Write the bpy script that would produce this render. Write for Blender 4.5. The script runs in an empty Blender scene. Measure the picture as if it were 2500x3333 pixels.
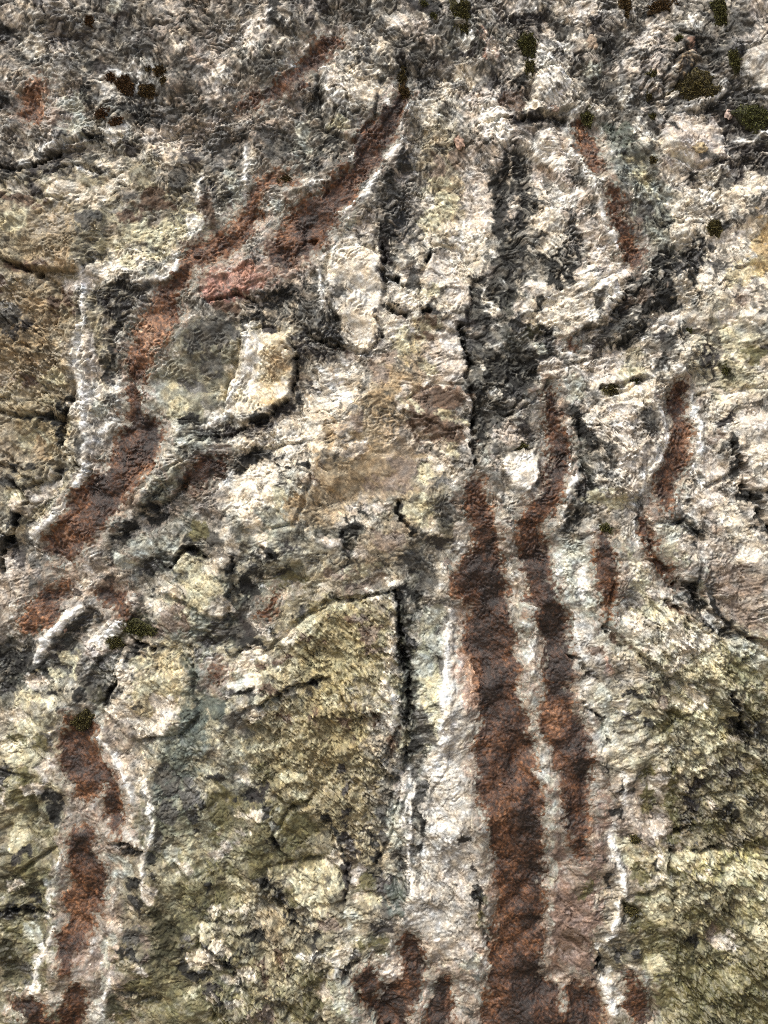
import bpy, math
import numpy as np
from mathutils import Vector

# ---------------------------------------------------------------- camera, sky, sun, exposure
S = 0.0009                      # metres per photograph pixel
W0, H0 = 2500.0, 3333.0
CZ = 1.72                       # height of the frame's middle above the ground
CAM_D = 3.0
sc = bpy.context.scene
cam_d = bpy.data.cameras.new('camera')
cam = bpy.data.objects.new('camera', cam_d)
sc.collection.objects.link(cam)
cam.location = (0, -CAM_D, CZ)
cam.rotation_euler = (math.radians(90), 0, 0)
cam_d.sensor_fit = 'VERTICAL'
cam_d.angle_y = 2 * math.atan(H0 * S * 0.5 / CAM_D)
cam_d.clip_start = 0.05
cam_d.clip_end = 400
sc.camera = cam

SUN = Vector((-0.34, -0.46, 0.82)).normalized()      # towards the sun
elev = math.asin(SUN.z)
world = bpy.data.worlds.new('World')
sc.world = world
world.use_nodes = True
wn = world.node_tree
wn.nodes.clear()
sky = wn.nodes.new('ShaderNodeTexSky')
sky.sky_type = 'NISHITA'
sky.sun_disc = False
sky.sun_elevation = elev
sky.sun_rotation = math.atan2(SUN.x, SUN.y)
sky.dust_density = 6.0
sky.air_density = 0.6
sky.ozone_density = 0.6
bg = wn.nodes.new('ShaderNodeBackground')
bg.inputs['Strength'].default_value = 0.105
wo = wn.nodes.new('ShaderNodeOutputWorld')
wn.links.new(sky.outputs[0], bg.inputs['Color'])
wn.links.new(bg.outputs[0], wo.inputs['Surface'])

sun_d = bpy.data.lights.new('sun', 'SUN')
sun_d.energy = 1.5
sun_d.angle = math.radians(12.0)
sun_d.color = (1.0, 0.98, 0.93)
sun = bpy.data.objects.new('sun', sun_d)
sun.rotation_euler = SUN.to_track_quat('Z', 'Y').to_euler()
sun.location = (-4, -6, 9)
sc.collection.objects.link(sun)

sc.view_settings.view_transform = 'Standard'
sc.view_settings.look = 'None'
sc.view_settings.gamma = 1.0
sc.view_settings.use_curve_mapping = False
sc.cycles.use_denoising = False
sc.cycles.filter_width = 1.0
sc.view_settings.exposure = 1.0

# ---------------------------------------------------------------- noise
rng = np.random.default_rng(7)
PERM = rng.permutation(256).astype(np.int32)
PERM = np.concatenate([PERM, PERM])
ANG = rng.random(256) * 2 * np.pi
GX, GY = np.cos(ANG).astype(np.float32), np.sin(ANG).astype(np.float32)
RX, RY = rng.random(256).astype(np.float32), rng.random(256).astype(np.float32)
F = np.float32

def gn(x, y, seed=0):
    """gradient noise, about -1..1"""
    x = (x + F(seed * 17.31)).astype(np.float32); y = (y + F(seed * 41.77)).astype(np.float32)
    fx, fy = np.floor(x), np.floor(y)
    xi, yi = fx.astype(np.int32) & 255, fy.astype(np.int32) & 255
    x -= fx; y -= fy
    u = x * x * x * (x * (x * 6 - 15) + 10); v = y * y * y * (y * (y * 6 - 15) + 10)
    a, b = PERM[xi], PERM[(xi + 1) & 255]
    def g(h, dx, dy):
        return GX[h] * dx + GY[h] * dy
    n00 = g(PERM[a + yi], x, y); n10 = g(PERM[b + yi], x - 1, y)
    y1 = (yi + 1) & 255
    n01 = g(PERM[a + y1], x, y - 1); n11 = g(PERM[b + y1], x - 1, y - 1)
    p = n00 + u * (n10 - n00); q = n01 + u * (n11 - n01)
    return (p + v * (q - p)) * F(1.5)

def fbm(x, y, seed, octs=4, gain=0.5):
    r = 0; a = 1.0; t = 0; f = 1.0
    for i in range(octs):
        r = r + a * gn(x * F(f), y * F(f), seed + i * 3); t += a; a *= gain; f *= 2.03
    return r / F(t)

def worley(x, y, seed=0):
    """distance to nearest and second nearest scattered point, and a value per cell"""
    x = (x + F(seed * 13.7)).astype(np.float32); y = (y + F(seed * 7.9)).astype(np.float32)
    fx, fy = np.floor(x), np.floor(y)
    xi, yi = fx.astype(np.int32), fy.astype(np.int32)
    x -= fx; y -= fy
    d1 = np.full(x.shape, 9, np.float32); d2 = d1.copy(); c = np.zeros(x.shape, np.float32)
    for i in (-1, 0, 1):
        for j in (-1, 0, 1):
            h = PERM[PERM[(xi + i) & 255] + ((yi + j) & 255)]
            d = (RX[h] + F(i) - x) ** 2 + (RY[h] + F(j) - y) ** 2
            near = d < d1
            d2 = np.where(near, d1, np.minimum(d2, d))
            c = np.where(near, RX[(h * 7 + 13) & 255], c)
            d1 = np.where(near, d, d1)
    return np.sqrt(d1), np.sqrt(d2), c

def ss(a, b, x):
    t = np.clip((x - F(a)) / F(b - a), 0, 1)
    return t * t * (3 - 2 * t)

def poly_sd(pts, x, y):
    """signed distance to a polygon, negative inside"""
    d = np.full(x.shape, 1e12, np.float32); ins = np.zeros(x.shape, bool)
    n = len(pts)
    for i in range(n):
        ax, ay = pts[i]; bx, by = pts[(i + 1) % n]
        ex, ey = bx - ax, by - ay
        t = np.clip(((x - ax) * ex + (y - ay) * ey) / (ex * ex + ey * ey + 1e-9), 0, 1)
        d = np.minimum(d, (x - ax - t * ex) ** 2 + (y - ay - t * ey) ** 2)
        if ay != by:
            ins ^= ((ay > y) != (by > y)) & (x < ex * (y - ay) / ey + ax)
    d = np.sqrt(d)
    return np.where(ins, -d, d)

def path_sd(pts, x, y):
    """distance to a line of varying half width, negative inside"""
    d = np.full(x.shape, 1e6, np.float32)
    if len(pts) == 1:
        return np.hypot(x - pts[0][0], y - pts[0][1]) - pts[0][2]
    for (ax, ay, aw), (bx, by, bw) in zip(pts[:-1], pts[1:]):
        ex, ey = bx - ax, by - ay
        t = np.clip(((x - ax) * ex + (y - ay) * ey) / (ex * ex + ey * ey + 1e-9), 0, 1)
        d = np.minimum(d, np.hypot(x - ax - t * ex, y - ay - t * ey) - (aw + t * (bw - aw)))
    return d

# ---------------------------------------------------------------- the cliff's grid (photograph pixels)
PITCH = 2.95
def axis(lo, hi, lo_far, hi_far):
    core = np.arange(lo, hi, PITCH)
    def tail(L):
        out, s, p = [], PITCH, 0.0
        while p < L:
            s = min(s * 1.075, 130); p += s; out.append(p)
        return np.array(out)
    a = lo - tail(lo - lo_far)[::-1]; b = core[-1] + tail(hi_far - hi)
    return np.concatenate([a, core, b]).astype(np.float32)
gx = axis(-45, 2545, -3200, 5700)
gy = axis(-45, 3378, -3600, 3700)
PX, PY = np.meshgrid(gx, gy)
NY, NX = PX.shape

def T(ox, oy, pts):                      # points read in an 850-pixel window
    k = 850 / 1659
    return [(ox + p[0] * k, oy + p[1] * k) + tuple(q * k for q in p[2:]) for p in pts]
def FV(pts):                             # points read in the full view
    k = 2500 / 1659
    return [(p[0] * k, p[1] * k) + tuple(q * k for q in p[2:]) for p in pts]

# warped coordinates: every outline below becomes ragged
wx = fbm(PX / 70, PY / 70, 1, 4, 0.55); wy = fbm(PX / 70, PY / 70, 5, 4, 0.55)
bx_ = gn(PX / 330, PY / 330, 9); by_ = gn(PX / 330, PY / 330, 10)
QX = PX + wx * 26; QY = PY + wy * 26
sw = F(1) - ss(1300, 2100, PY + bx_ * 300) * F(.65)
SX = PX + fbm(PX / 150, PY / 150, 161, 3, .6) * 95 * sw + wx * 14; SY = PY + fbm(PX / 150, PY / 150, 165, 3, .6) * 95 * sw + wy * 14
fine = gn(PX / 9, PY / 9, 14) * F(0.6) + gn(PX / 19, PY / 19, 15)

def box_of(pts, m):
    xs = [p[0] for p in pts]; ys = [p[1] for p in pts]
    w = max([p[2] if len(p) > 2 else 0 for p in pts]) + m
    i0, i1 = np.searchsorted(gy, [min(ys) - w, max(ys) + w])
    j0, j1 = np.searchsorted(gx, [min(xs) - w, max(xs) + w])
    return slice(i0, max(i1, i0 + 2)), slice(j0, max(j1, j0 + 2))

def mask(pts, soft=10, rag=7, warp=1.0, m=None):
    """0..1 mask of a polygon (pairs) or path (triples) with a ragged edge"""
    sl = box_of(pts, (m or soft) + 45)
    x = PX[sl] + (QX[sl] - PX[sl]) * F(warp); y = PY[sl] + (QY[sl] - PY[sl]) * F(warp)
    d = path_sd(pts, x, y) if len(pts[0]) > 2 else poly_sd(pts, x, y)
    d = d + fine[sl] * F(rag)
    return sl, ss(soft, -soft, d), d

# ---------------------------------------------------------------- traced layout
SLABS = [   # outline, lift in metres, tilt x, tilt y, label
 ([(964,2035),(1072,1960),(1287,1935),(1300,2110),(1325,2190),(1300,2330),(1240,2480),(1077,2200),(1046,2210),(882,2276),(830,2290),(840,2150)], .014,.01,.03,'olive wedge of rock above the long slanting crack'),
 ([(810,2310),(882,2282),(954,2241),(1077,2206),(1240,2490),(1270,2620),(1190,2810),(1128,2790),(1046,2678),(1000,2590),(900,2620),(800,2540)], -.002,.0,.01,'olive striated slab below the long slanting crack'),
 ([(790,1088),(880,1070),(945,1110),(968,1200),(942,1290),(870,1350),(785,1378),(735,1345),(742,1250),(788,1170)], .036,.0,.0,'rounded cream and ochre stone ringed by a dark joint'),
 ([(600,1040),(800,1060),(800,1180),(745,1300),(650,1370),(500,1340),(460,1260),(480,1180),(560,1090)], .004,.0,.01,'grey green weathered block beside the rounded cream stone'),
 ([(548,1841),(600,1795),(660,1820),(753,1820),(763,1880),(740,1970),(735,2010),(660,2000),(600,1960),(520,1930)], .02,.01,.0,'heart-shaped pale olive stone'),
 (T(800,800,[(1020,1060),(1040,980),(1200,880),(1380,900),(1440,1000),(1430,1130),(1330,1180),(1120,1230)]), .012,.03,-.05,'dark brown ledge against the deep vertical joint'),
 (T(800,800,[(780,1300),(1000,1200),(1100,1350),(1060,1530),(950,1620),(650,1600),(430,1480),(700,1420)]), .004,.0,.0,'smooth taupe patch of bare rock'),
 (T(800,800,[(530,60),(700,0),(860,60),(880,250),(850,420),(860,560),(780,680),(680,650),(600,500),(510,300)]), .018,.0,.0,'upright cream block'),
 ([(0,870),(133,892),(250,1000),(270,1060),(245,1180),(240,1300),(200,1360),(-60,1340),(-60,870)], .008,.02,.02,'large ochre slab with slanting flakes'),
 ([(-60,1340),(200,1364),(205,1440),(184,1553),(130,1575),(50,1520),(-60,1500)], .014,.0,.03,'tan block with a shadowed lower corner'),
 ([(-60,610),(150,640),(340,700),(330,830),(270,880),(133,885),(60,860),(-60,845)], .018,.0,-.03,'tan slab under the dark overhanging ledge'),
 (T(1650,800,[(20,1310),(100,1280),(190,1330),(215,1480),(140,1560),(20,1530),(-20,1420)]), .026,.0,.0,'small rounded white stone'),
 (T(1650,800,[(480,1100),(640,970),(870,880),(1010,900),(1000,1250),(870,1420),(840,1600),(520,1600),(480,1300)]), .016,-.03,.0,'pinkish wedge with slanting ribs'),
 ([(2270,1290),(2545,1260),(2545,1600),(2440,1590),(2419,1517),(2290,1590),(2270,1500)], .012,.02,.0,'pale pinkish block'),
 ([(2010,1830),(2130,1830),(2220,2000),(2420,2200),(2400,2360),(2316,2271),(2188,2210),(2075,2120),(1980,2040)], .014,.0,.02,'long cream ribbed slab running down to the right'),
 (T(1650,1600,[(900,215),(1130,200),(1240,330),(1190,540),(1030,520),(920,370)]), .01,.0,.0,'grey green tongue of rock'),
 ([(2290,1640),(2429,1620),(2545,1780),(2545,2080),(2434,2080),(2300,1980),(2270,1880),(2300,1780)], .012,.02,.02,'taupe slab below the jagged black crack'),
 ([(400,2110),(560,2120),(620,2180),(640,2330),(580,2400),(420,2400),(340,2310),(380,2210)], .016,.0,.01,'knobbly straw-coloured block'),
 ([(870,2830),(1060,2800),(1110,2860),(1120,2920),(960,2960),(930,2960),(870,2870)], .018,.0,.0,'small buff block'),
 ([(950,2640),(1030,2620),(1085,2740),(1100,2800),(930,2810),(890,2720)], .014,.0,.0,'mossy olive block'),
 (T(800,2483,[(480,1450),(540,1290),(620,1320),(700,1450),(820,1600),(900,1700),(560,1700),(490,1600)]), .022,.0,.0,'pale green spear-shaped stone at the foot'),
 ([(2195,2770),(2370,2770),(2545,2830),(2545,3378),(2150,3378),(2120,3150),(2030,2930),(2170,2890)], .01,.02,.0,'glistening yellow green slab'),
 ([(660,3000),(800,3010),(900,3100),(960,3250),(900,3378),(750,3378),(640,3150)], .012,.0,.0,'buff ribbed slab split by a slanting crack'),
 (T(0,800,[(890,1570),(1000,1480),(1150,1380),(1215,1450),(1100,1600),(900,1680),(850,1640)]), .022,.0,.0,'oblong grey green stone'),
 (T(1650,0,[(1500,330),(1720,280),(1720,600),(1540,590),(1490,480)]), .018,.0,.0,'smooth pinkish grey knob'),
 (T(1650,0,[(960,880),(1040,760),(1300,710),(1390,900),(1380,1020),(1200,1060),(1000,980)]), .016,.0,.0,'pinkish white patch with an amber inset'),
 (T(1650,0,[(990,510),(1100,370),(1200,300),(1230,340),(1150,480),(1010,590)]), .018,.0,.0,'ochre crystal lump'),
 (T(1650,0,[(200,460),(330,420),(430,560),(430,660),(300,720),(180,730),(140,600)]), .026,.0,.0,'bulging cream stone over a dark joint'),
 (T(1650,0,[(180,860),(300,800),(380,1000),(420,1180),(400,1240),(250,1080),(160,1000)]), .018,.0,.0,'upright pinkish cream stone'),
 (T(800,0,[(480,430),(700,400),(840,560),(800,760),(680,900),(500,820),(480,650)]), .016,.0,.0,'round cream boss'),
 (T(0,2483,[(-60,60),(170,100),(230,330),(340,540),(120,680),(-60,620)]), .012,.0,.0,'straw and green block'),
 ([(1385,870),(1420,800),(1500,810),(1545,900),(1515,1080),(1400,1060),(1370,950)], .012,.0,.0,'pale pinkish block beside the black band'),
 ([(1750,1010),(1900,960),(1990,900),(2030,960),(1960,1060),(1830,1100),(1730,1080)], .014,.0,.0,'pinkish cream hump'),
 ([(2060,1140),(2160,1060),(2300,1090),(2320,1180),(2180,1240),(2060,1230)], .012,.0,.0,'pinkish shelf under the grey fold'),
 ([(820,1480),(1000,1440),(1010,1560),(960,1700),(850,1720),(800,1620)], .008,.0,.0,'cream slab stained ochre'),
 ([(2100,2420),(2300,2290),(2390,2400),(2420,2560),(2270,2600),(2120,2560)], .008,.0,.0,'ribbed yellowish slab'),
]

CRACKS = [  # path with half widths, depth in metres
 ([(-60,540,9),(0,538,9),(100,538,10),(190,500,8),(205,460,9),(300,440,6)],.022),
 ([(154,560,7),(246,535,7),(320,548,9)],.018),
 ([(-40,845,6),(10,851,8),(67,867,12),(133,892,10)],.026),
 ([(100,1590,4),(138,1574,8),(184,1553,8)],.024),
 ([(195,1364,7),(212,1440,8),(250,1520,8),(290,1540,4)],.018),
 ([(40,1555,8),(75,1590,14),(97,1640,10)],.022),
 ([(67,1680,10),(46,1738,10),(10,1780,12),(5,1856,9)],.028),
 ([(620,1440,4),(690,1425,7),(758,1415,9),(799,1394,9),(851,1372,8),(930,1310,7),(972,1236,7),(959,1133,5)],.018),
 ([(0,1470,6),(60,1500,9),(90,1520,6)],.016),
 ([(1385,833,4),(1405,829,8),(1425,826,4)],.02),
 ([(1265,905,4),(1290,914,8),(1312,925,4)],.024),
 ([(1265,995,4),(1292,1005,9),(1318,1025,9)],.03),
 ([(1374,1012,5),(1398,1014,9)],.022),
 ([(1251,790,7),(1253,890,5)],.022),
 ([(1225,1030,5),(1232,1050,7),(1241,1090,5)],.016),
 ([(1505,1060,8),(1520,1160,9),(1527,1236,10),(1543,1323,13),(1541,1400,13),(1538,1507,8)],.03),
 ([(1323,1345,6),(1420,1390,5),(1500,1400,5)],.012),
 ([(548,1845,5),(589,1800,10),(635,1788,13),(660,1815,9)],.028),
 ([(753,1815,6),(763,1877,7),(738,1969,6),(743,2002,6)],.016),
 ([(425,2083,5),(460,2093,9),(502,2112,12)],.026),
 ([(758,2133,7),(810,2112,7)],.016),
 ([(359,2256,9),(379,2210,9)],.02),
 ([(605,2102,5),(635,2164,6),(635,2215,5)],.014),
 ([(1046,1965,5),(1090,1955,11),(1169,1955,9),(1210,1938,6),(1287,1931,8)],.026),
 ([(1287,1933,9),(1302,2010,11),(1300,2112,11),(1328,2189,13),(1343,2292,14),(1312,2343,9),(1333,2410,12),(1325,2450,10)],.026),
 ([(805,2310,9),(882,2278,9),(954,2237,9),(1046,2211,7),(1077,2200,4)],.026),
 ([(964,2037,5),(1046,1991,6),(1072,1959,6)],.014),
 ([(1118,1733,6),(1113,1836,5)],.014),
 ([(1295,1641,10),(1310,1702,12),(1350,1745,10)],.022),
 ([(850,1780,6),(880,1815,8)],.018),
 ([(2380,1440,4),(2419,1517,8),(2432,1600,14),(2470,1650,20),(2490,1690,16),(2545,1760,14)],.035),
 ([(2434,2082,8),(2545,2120,8)],.02),
 ([(2162,1953,7),(2219,1989,9)],.024),
 ([(1963,2041,7),(2019,2102,6)],.018),
 ([(2075,2123,4),(2111,2164,5),(2188,2215,6),(2255,2220,5),(2316,2271,5),(2408,2369,5)],.012),
 ([(1845,2138,8),(1895,2165,6),(1940,2215,4)],.016),
 ([(2367,2246,8),(2388,2328,9),(2449,2400,9)],.022),
 ([(1896,2282,4),(1957,2340,8),(1978,2410,5)],.018),
 ([(359,2739,7),(410,2744,8),(461,2765,7)],.022),
 ([(681,3072,7),(733,3113,7),(794,3190,6)],.022),
 ([(0,2965,9),(26,2960,9),(143,2970,12),(165,2990,10)],.02),
 ([(943,2642,5),(1005,2601,5)],.014),
 ([(1046,2678,6),(1087,2724,7),(1128,2790,7),(1128,2918,6)],.016),
 ([(867,2688,6),(923,2790,6)],.016),
 ([(861,2872,7),(928,2970,9),(959,3016,6)],.018),
 ([(1538,2903,9),(1569,2970,8),(1589,3072,6)],.018),
 ([(2193,2703,12),(2265,2690,12)],.024),
 ([(2285,2760,8),(2330,2765,10),(2367,2760,8)],.022),
 ([(2183,2765,8),(2183,2890,7)],.018),
 ([(1819,2925,5),(1865,2995,5)],.012),
 ([(1950,3130,9),(1942,3165,11),(1962,3200,7)],.024),
 ([(1120,3180,8),(1140,3140,9),(1170,3115,7)],.022),
 ([(1020,3110,5),(1030,3095,7),(1080,3085,5)],.02),
 ([(1160,3230,5),(1215,3303,9),(1260,3345,9)],.02),
 ([(1640,1360,5),(1700,1330,9),(1790,1250,8)],.016),
 ([(1955,1265,7),(2050,1245,9),(2100,1240,5)],.016),
 ([(1560,395,6),(1640,400,8),(1750,395,9),(1850,380,7)],.018),
 ([(2190,1905,12),(2245,1900,16),(2265,1960,12)],.028),
 ([(1818,1715,10),(1840,1680,8),(1850,1640,6)],.018),
 ([(2045,1655,6),(2075,1680,7)],.016),
 ([(930,1135,6),(960,1170,8)],.018),
 ([(1000,1085,7),(1040,1110,9),(1120,1130,9)],.02),
 ([(680,985,6),(770,960,8),(830,975,7)],.018),
 ([(340,430,4),(390,440,7)],.012),
 ([(990,800,6),(1030,780,7)],.014),
 ([(780,2260,8),(830,2230,5)],.016),
 ([(1240,2480,6),(1300,2560,6),(1280,2700,10),(1215,2820,8)],.014),
 ([(120,1395,4),(160,1350,5)],.012),
 ([(2130,2300,6),(2200,2330,6)],.014),
]

# dark green black growth and dark bands along cracks and grooves: (outline or path, strength, colour)
KD = (22,23,20); KG = (52,57,51); KP = (40,37,36); KB = (60,44,34)
DARKS = [
 (FV([(1105,320,10),(1090,400,16),(1075,470,12)]),.8,KD), (FV([(1130,350,12),(1135,430,14),(1115,500,12)]),.75,KD),
 (FV([(1120,530,14),(1095,580,22),(1060,640,18)]),.8,KD), (FV([(1030,600,8),(1025,690,13),(1008,740,8)]),.9,KD),
 (FV([(1060,680,16),(1040,740,12),(1075,780,16)]),.8,KD), (FV([(1010,780,8),(1022,860,12),(1035,930,16),(1040,985,8)]),.92,KD),
 (FV([(1100,640,10),(1085,720,12),(1110,760,14)]),.7,KG), (FV([(1060,830,18),(1085,850,14)]),.8,KD),
 (FV([(1180,500),(1220,480),(1260,520),(1250,580),(1210,620),(1170,590),(1165,540)]),.85,KD),
 (FV([(1490,520,14),(1470,580,34),(1420,640,42),(1400,680,24)]),.9,KD),
 (FV([(1390,640,20),(1330,700,26),(1270,740,20),(1180,770,16)]),.55,KP),
 (FV([(1360,720,8),(1410,690,20),(1440,640,14)]),.9,KD),
 (FV([(1250,765,10),(1150,790,26),(1080,850,30)]),.9,KD),
 (FV([(1120,690,12),(1180,740,24),(1180,770,20)]),.8,KD),
 (FV([(1100,255,10),(1170,270,14),(1240,262,14)]),.85,KP),
 (FV([(1545,270,30),(1600,270,34),(1590,330,40),(1659,350,30)]),.9,KP),
 (FV([(1590,200,14),(1640,290,24),(1680,300,24)]),.8,KD),
 (FV([(1380,120,40),(1440,210,50),(1420,260,30)]),.55,KP),
 (FV([(1460,140,25),(1520,130,35)]),.75,KP),
 (FV([(1270,260,14),(1330,330,24),(1410,420,30),(1440,480,30)]),.5,(92,98,90)),
 (FV([(1380,400,10),(1430,480,22),(1400,500,10)]),.6,KG),
 (FV([(1190,40,30),(1230,110,26),(1190,140,20)]),.65,KP),
 (FV([(1000,50,34),(1060,80,20),(990,100,30)]),.55,KG),
 (FV([(260,650,34),(310,640,34),(270,720,26),(265,790,22),(255,830,14)]),.9,(44,43,44)),
 (FV([(560,655,20),(640,650,26),(680,700,32),(700,745,30),(735,750,14)]),.85,KD),
 (FV([(695,590,10),(690,640,14),(720,700,14)]),.8,KD),
 (FV([(650,300,40),(700,280,30),(640,370,20)]),.6,KG),
 (FV([(760,320,12),(700,400,10)]),.6,KD),
 (FV([(860,430,20),(850,480,30),(880,470,14)]),.85,KD),
 (FV([(840,530,10),(840,590,12)]),.7,KD),
 (FV([(870,150,18),(890,200,16),(900,190,26)]),.8,KD),
 (FV([(700,200,16),(695,240,12)]),.7,KD),
 (FV([(480,60,26),(600,170,30),(560,230,20)]),.35,KG),
 (FV([(250,30,30),(330,100,30),(200,90,24)]),.5,KP),
 (FV([(30,70,20),(60,130,18)]),.7,KD),
 (FV([(310,130,18),(340,160,24)]),.5,KG),
 (FV([(290,225,20),(330,250,14)]),.7,KD),
 (FV([(330,220,20),(360,240,14)]),.6,KD),
 (FV([(0,350,20),(110,340,26),(80,310,14)]),.7,KP),
 (FV([(460,330,16),(530,410,20),(480,440,14)]),.6,KD),
 (FV([(420,400,14),(440,440,10)]),.6,KD),
 (FV([(0,1440,44),(90,1400,38),(150,1370,26),(190,1330,16)]),.85,(58,60,54)),
 (FV([(0,1500,20),(90,1450,18)]),.6,KG),
 (FV([(200,1490,30),(240,1420,24),(210,1540,18)]),.55,KG),
 (FV([(240,1370,18),(300,1340,20)]),.85,(44,46,28)),
 (FV([(430,1340,20),(440,1420,22),(420,1530,26),(400,1640,30),(350,1720,34),(320,1860,14)]),.7,(84,92,84)),
 (FV([(590,1310,14),(500,1370,28),(440,1390,18)]),.75,KG),
 (FV([(480,1270,20),(500,1330,16),(600,1240,14)]),.7,KG),
 (FV([(420,935,12),(520,945,20),(620,890,18),(645,830,12),(640,760,10)]),.65,KP),
 (FV([(420,980,14),(510,1000,26),(560,990,10)]),.8,KD),
 (FV([(660,1140,10),(740,1150,14),(755,1140,8)]),.6,KG),
 (FV([(330,1110,34),(380,1090,34),(250,1170,24)]),.35,KG),
 (FV([(300,1230,20),(360,1220,24),(430,1190,16)]),.55,KG),
 (FV([(870,1300,14),(880,1400,18),(872,1470,18),(895,1560,22),(905,1610,18)]),.8,(56,60,52)),
 (FV([(900,1230,16),(905,1320,14)]),.6,KG),
 (FV([(950,1360,8),(955,1440,10)]),.7,KG),
 (FV([(860,1680,12),(830,1760,12)]),.75,KG),
 (FV([(905,1660,14),(890,1720,16),(885,1780,14),(880,1830,20),(870,1900,18)]),.65,(72,76,70)),
 (T(1650,800,[(420,1130,40),(470,1300,50),(480,1450,45),(470,1560,40)]),.8,(64,66,58)),
 (T(1650,1600,[(480,0,50),(430,100,60),(370,200,30)]),.9,KD),
 (T(1650,1600,[(980,480,30),(1060,590,40),(1150,640,60),(1210,700,30),(1300,840,40),(1450,920,30)]),.75,KD),
 (T(1650,1600,[(1100,180,30),(1210,270,30)]),.55,KG),
 (T(1650,1600,[(1300,540,50),(1480,560,60),(1600,650,40)]),.35,KB),
 (T(1650,2483,[(1120,350,60),(1300,370,90),(1480,420,70)]),.6,(58,52,40)),
 (T(1650,2483,[(900,40,30),(920,250,40),(1050,300,30),(1050,620,30)]),.5,(70,66,48)),
 (T(1650,2483,[(1150,130,50),(1420,60,60)]),.4,KP),
 (T(1650,2483,[(800,930,40),(830,980,40)]),.7,(40,38,20)),
 (T(1650,1600,[(1520,1560,60),(1640,1600,60)]),.7,KD),
 (T(1650,1600,[(1080,1440,50),(1050,1540,50)]),.6,(80,76,50)),
 (T(0,2483,[(300,200,40),(370,280,45),(340,360,30)]),.75,(60,58,56)),
 (T(0,2483,[(170,860,70),(230,950,60),(60,960,60)]),.75,(48,46,32)),
 (T(0,2483,[(60,1180,80),(120,1300,60),(160,1440,50)]),.65,(60,60,48)),
 (T(0,2483,[(1130,130,60),(1230,300,60),(1200,420,40)]),.45,(72,78,70)),
 (T(0,2483,[(1400,240,60),(1500,400,50)]),.4,(80,76,44)),
 (T(0,2483,[(870,1150,60),(1100,1130,70),(1160,1300,50),(800,1260,40)]),.6,(66,64,42)),
 (T(0,2483,[(720,1470,60),(900,1480,60)]),.55,(64,62,42)),
 (T(0,2483,[(1380,680,60),(1480,740,50),(1360,880,40)]),.5,(78,76,46)),
 (T(800,2483,[(130,60,50),(120,250,60),(300,240,60)]),.6,(70,66,52)),
 (T(800,2483,[(640,380,30),(660,560,30),(640,780,30)]),.45,(72,58,50)),
 (T(800,2483,[(50,620,60),(330,640,40),(520,620,30)]),.5,(70,66,40)),
 (T(800,2483,[(250,880,40),(290,960,30)]),.5,(70,64,44)),
 (T(800,2483,[(820,1120,60),(830,1190,50)]),.75,(58,58,44)),
 (T(800,2483,[(1060,80,40),(1080,180,50),(1060,320,40),(1040,560,40),(1020,700,40),(950,880,50)]),.5,(80,84,76)),
 (T(800,1600,[(330,500,60),(250,580,60),(130,660,40)]),.45,(84,84,64)),
 (T(800,1600,[(680,250,50),(640,330,20)]),.6,KG),
 (T(800,1600,[(1270,80,40),(1300,200,30)]),.5,KG),
 (T(800,1600,[(560,660,30),(800,590,45),(880,580,30)]),.6,(104,92,82)),
 (T(1650,1600,[(460,480,16),(470,580,16),(460,700,8)]),.8,(70,74,70)),
 (T(0,800,[(1200,560,60),(1350,700,90),(1250,850,80)]),.55,(92,90,76)),
 (T(0,800,[(1080,1500,40),(1000,1580,40)]),.5,(88,92,78)),
 (T(0,2483,[(40,60,50),(30,160,30)]),.6,(60,58,40)),
 (T(1650,2483,[(1600,1400,80),(1500,1560,80)]),.5,(60,62,44)),
 (T(1650,2483,[(950,1120,70),(1100,1180,60)]),.5,(70,68,42)),
 (T(1650,2483,[(700,1250,50),(760,1170,40)]),.5,(76,76,62)),
 (T(1650,2483,[(1300,1050,30),(1180,900,60)]),.4,(84,80,48)),
]

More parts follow.
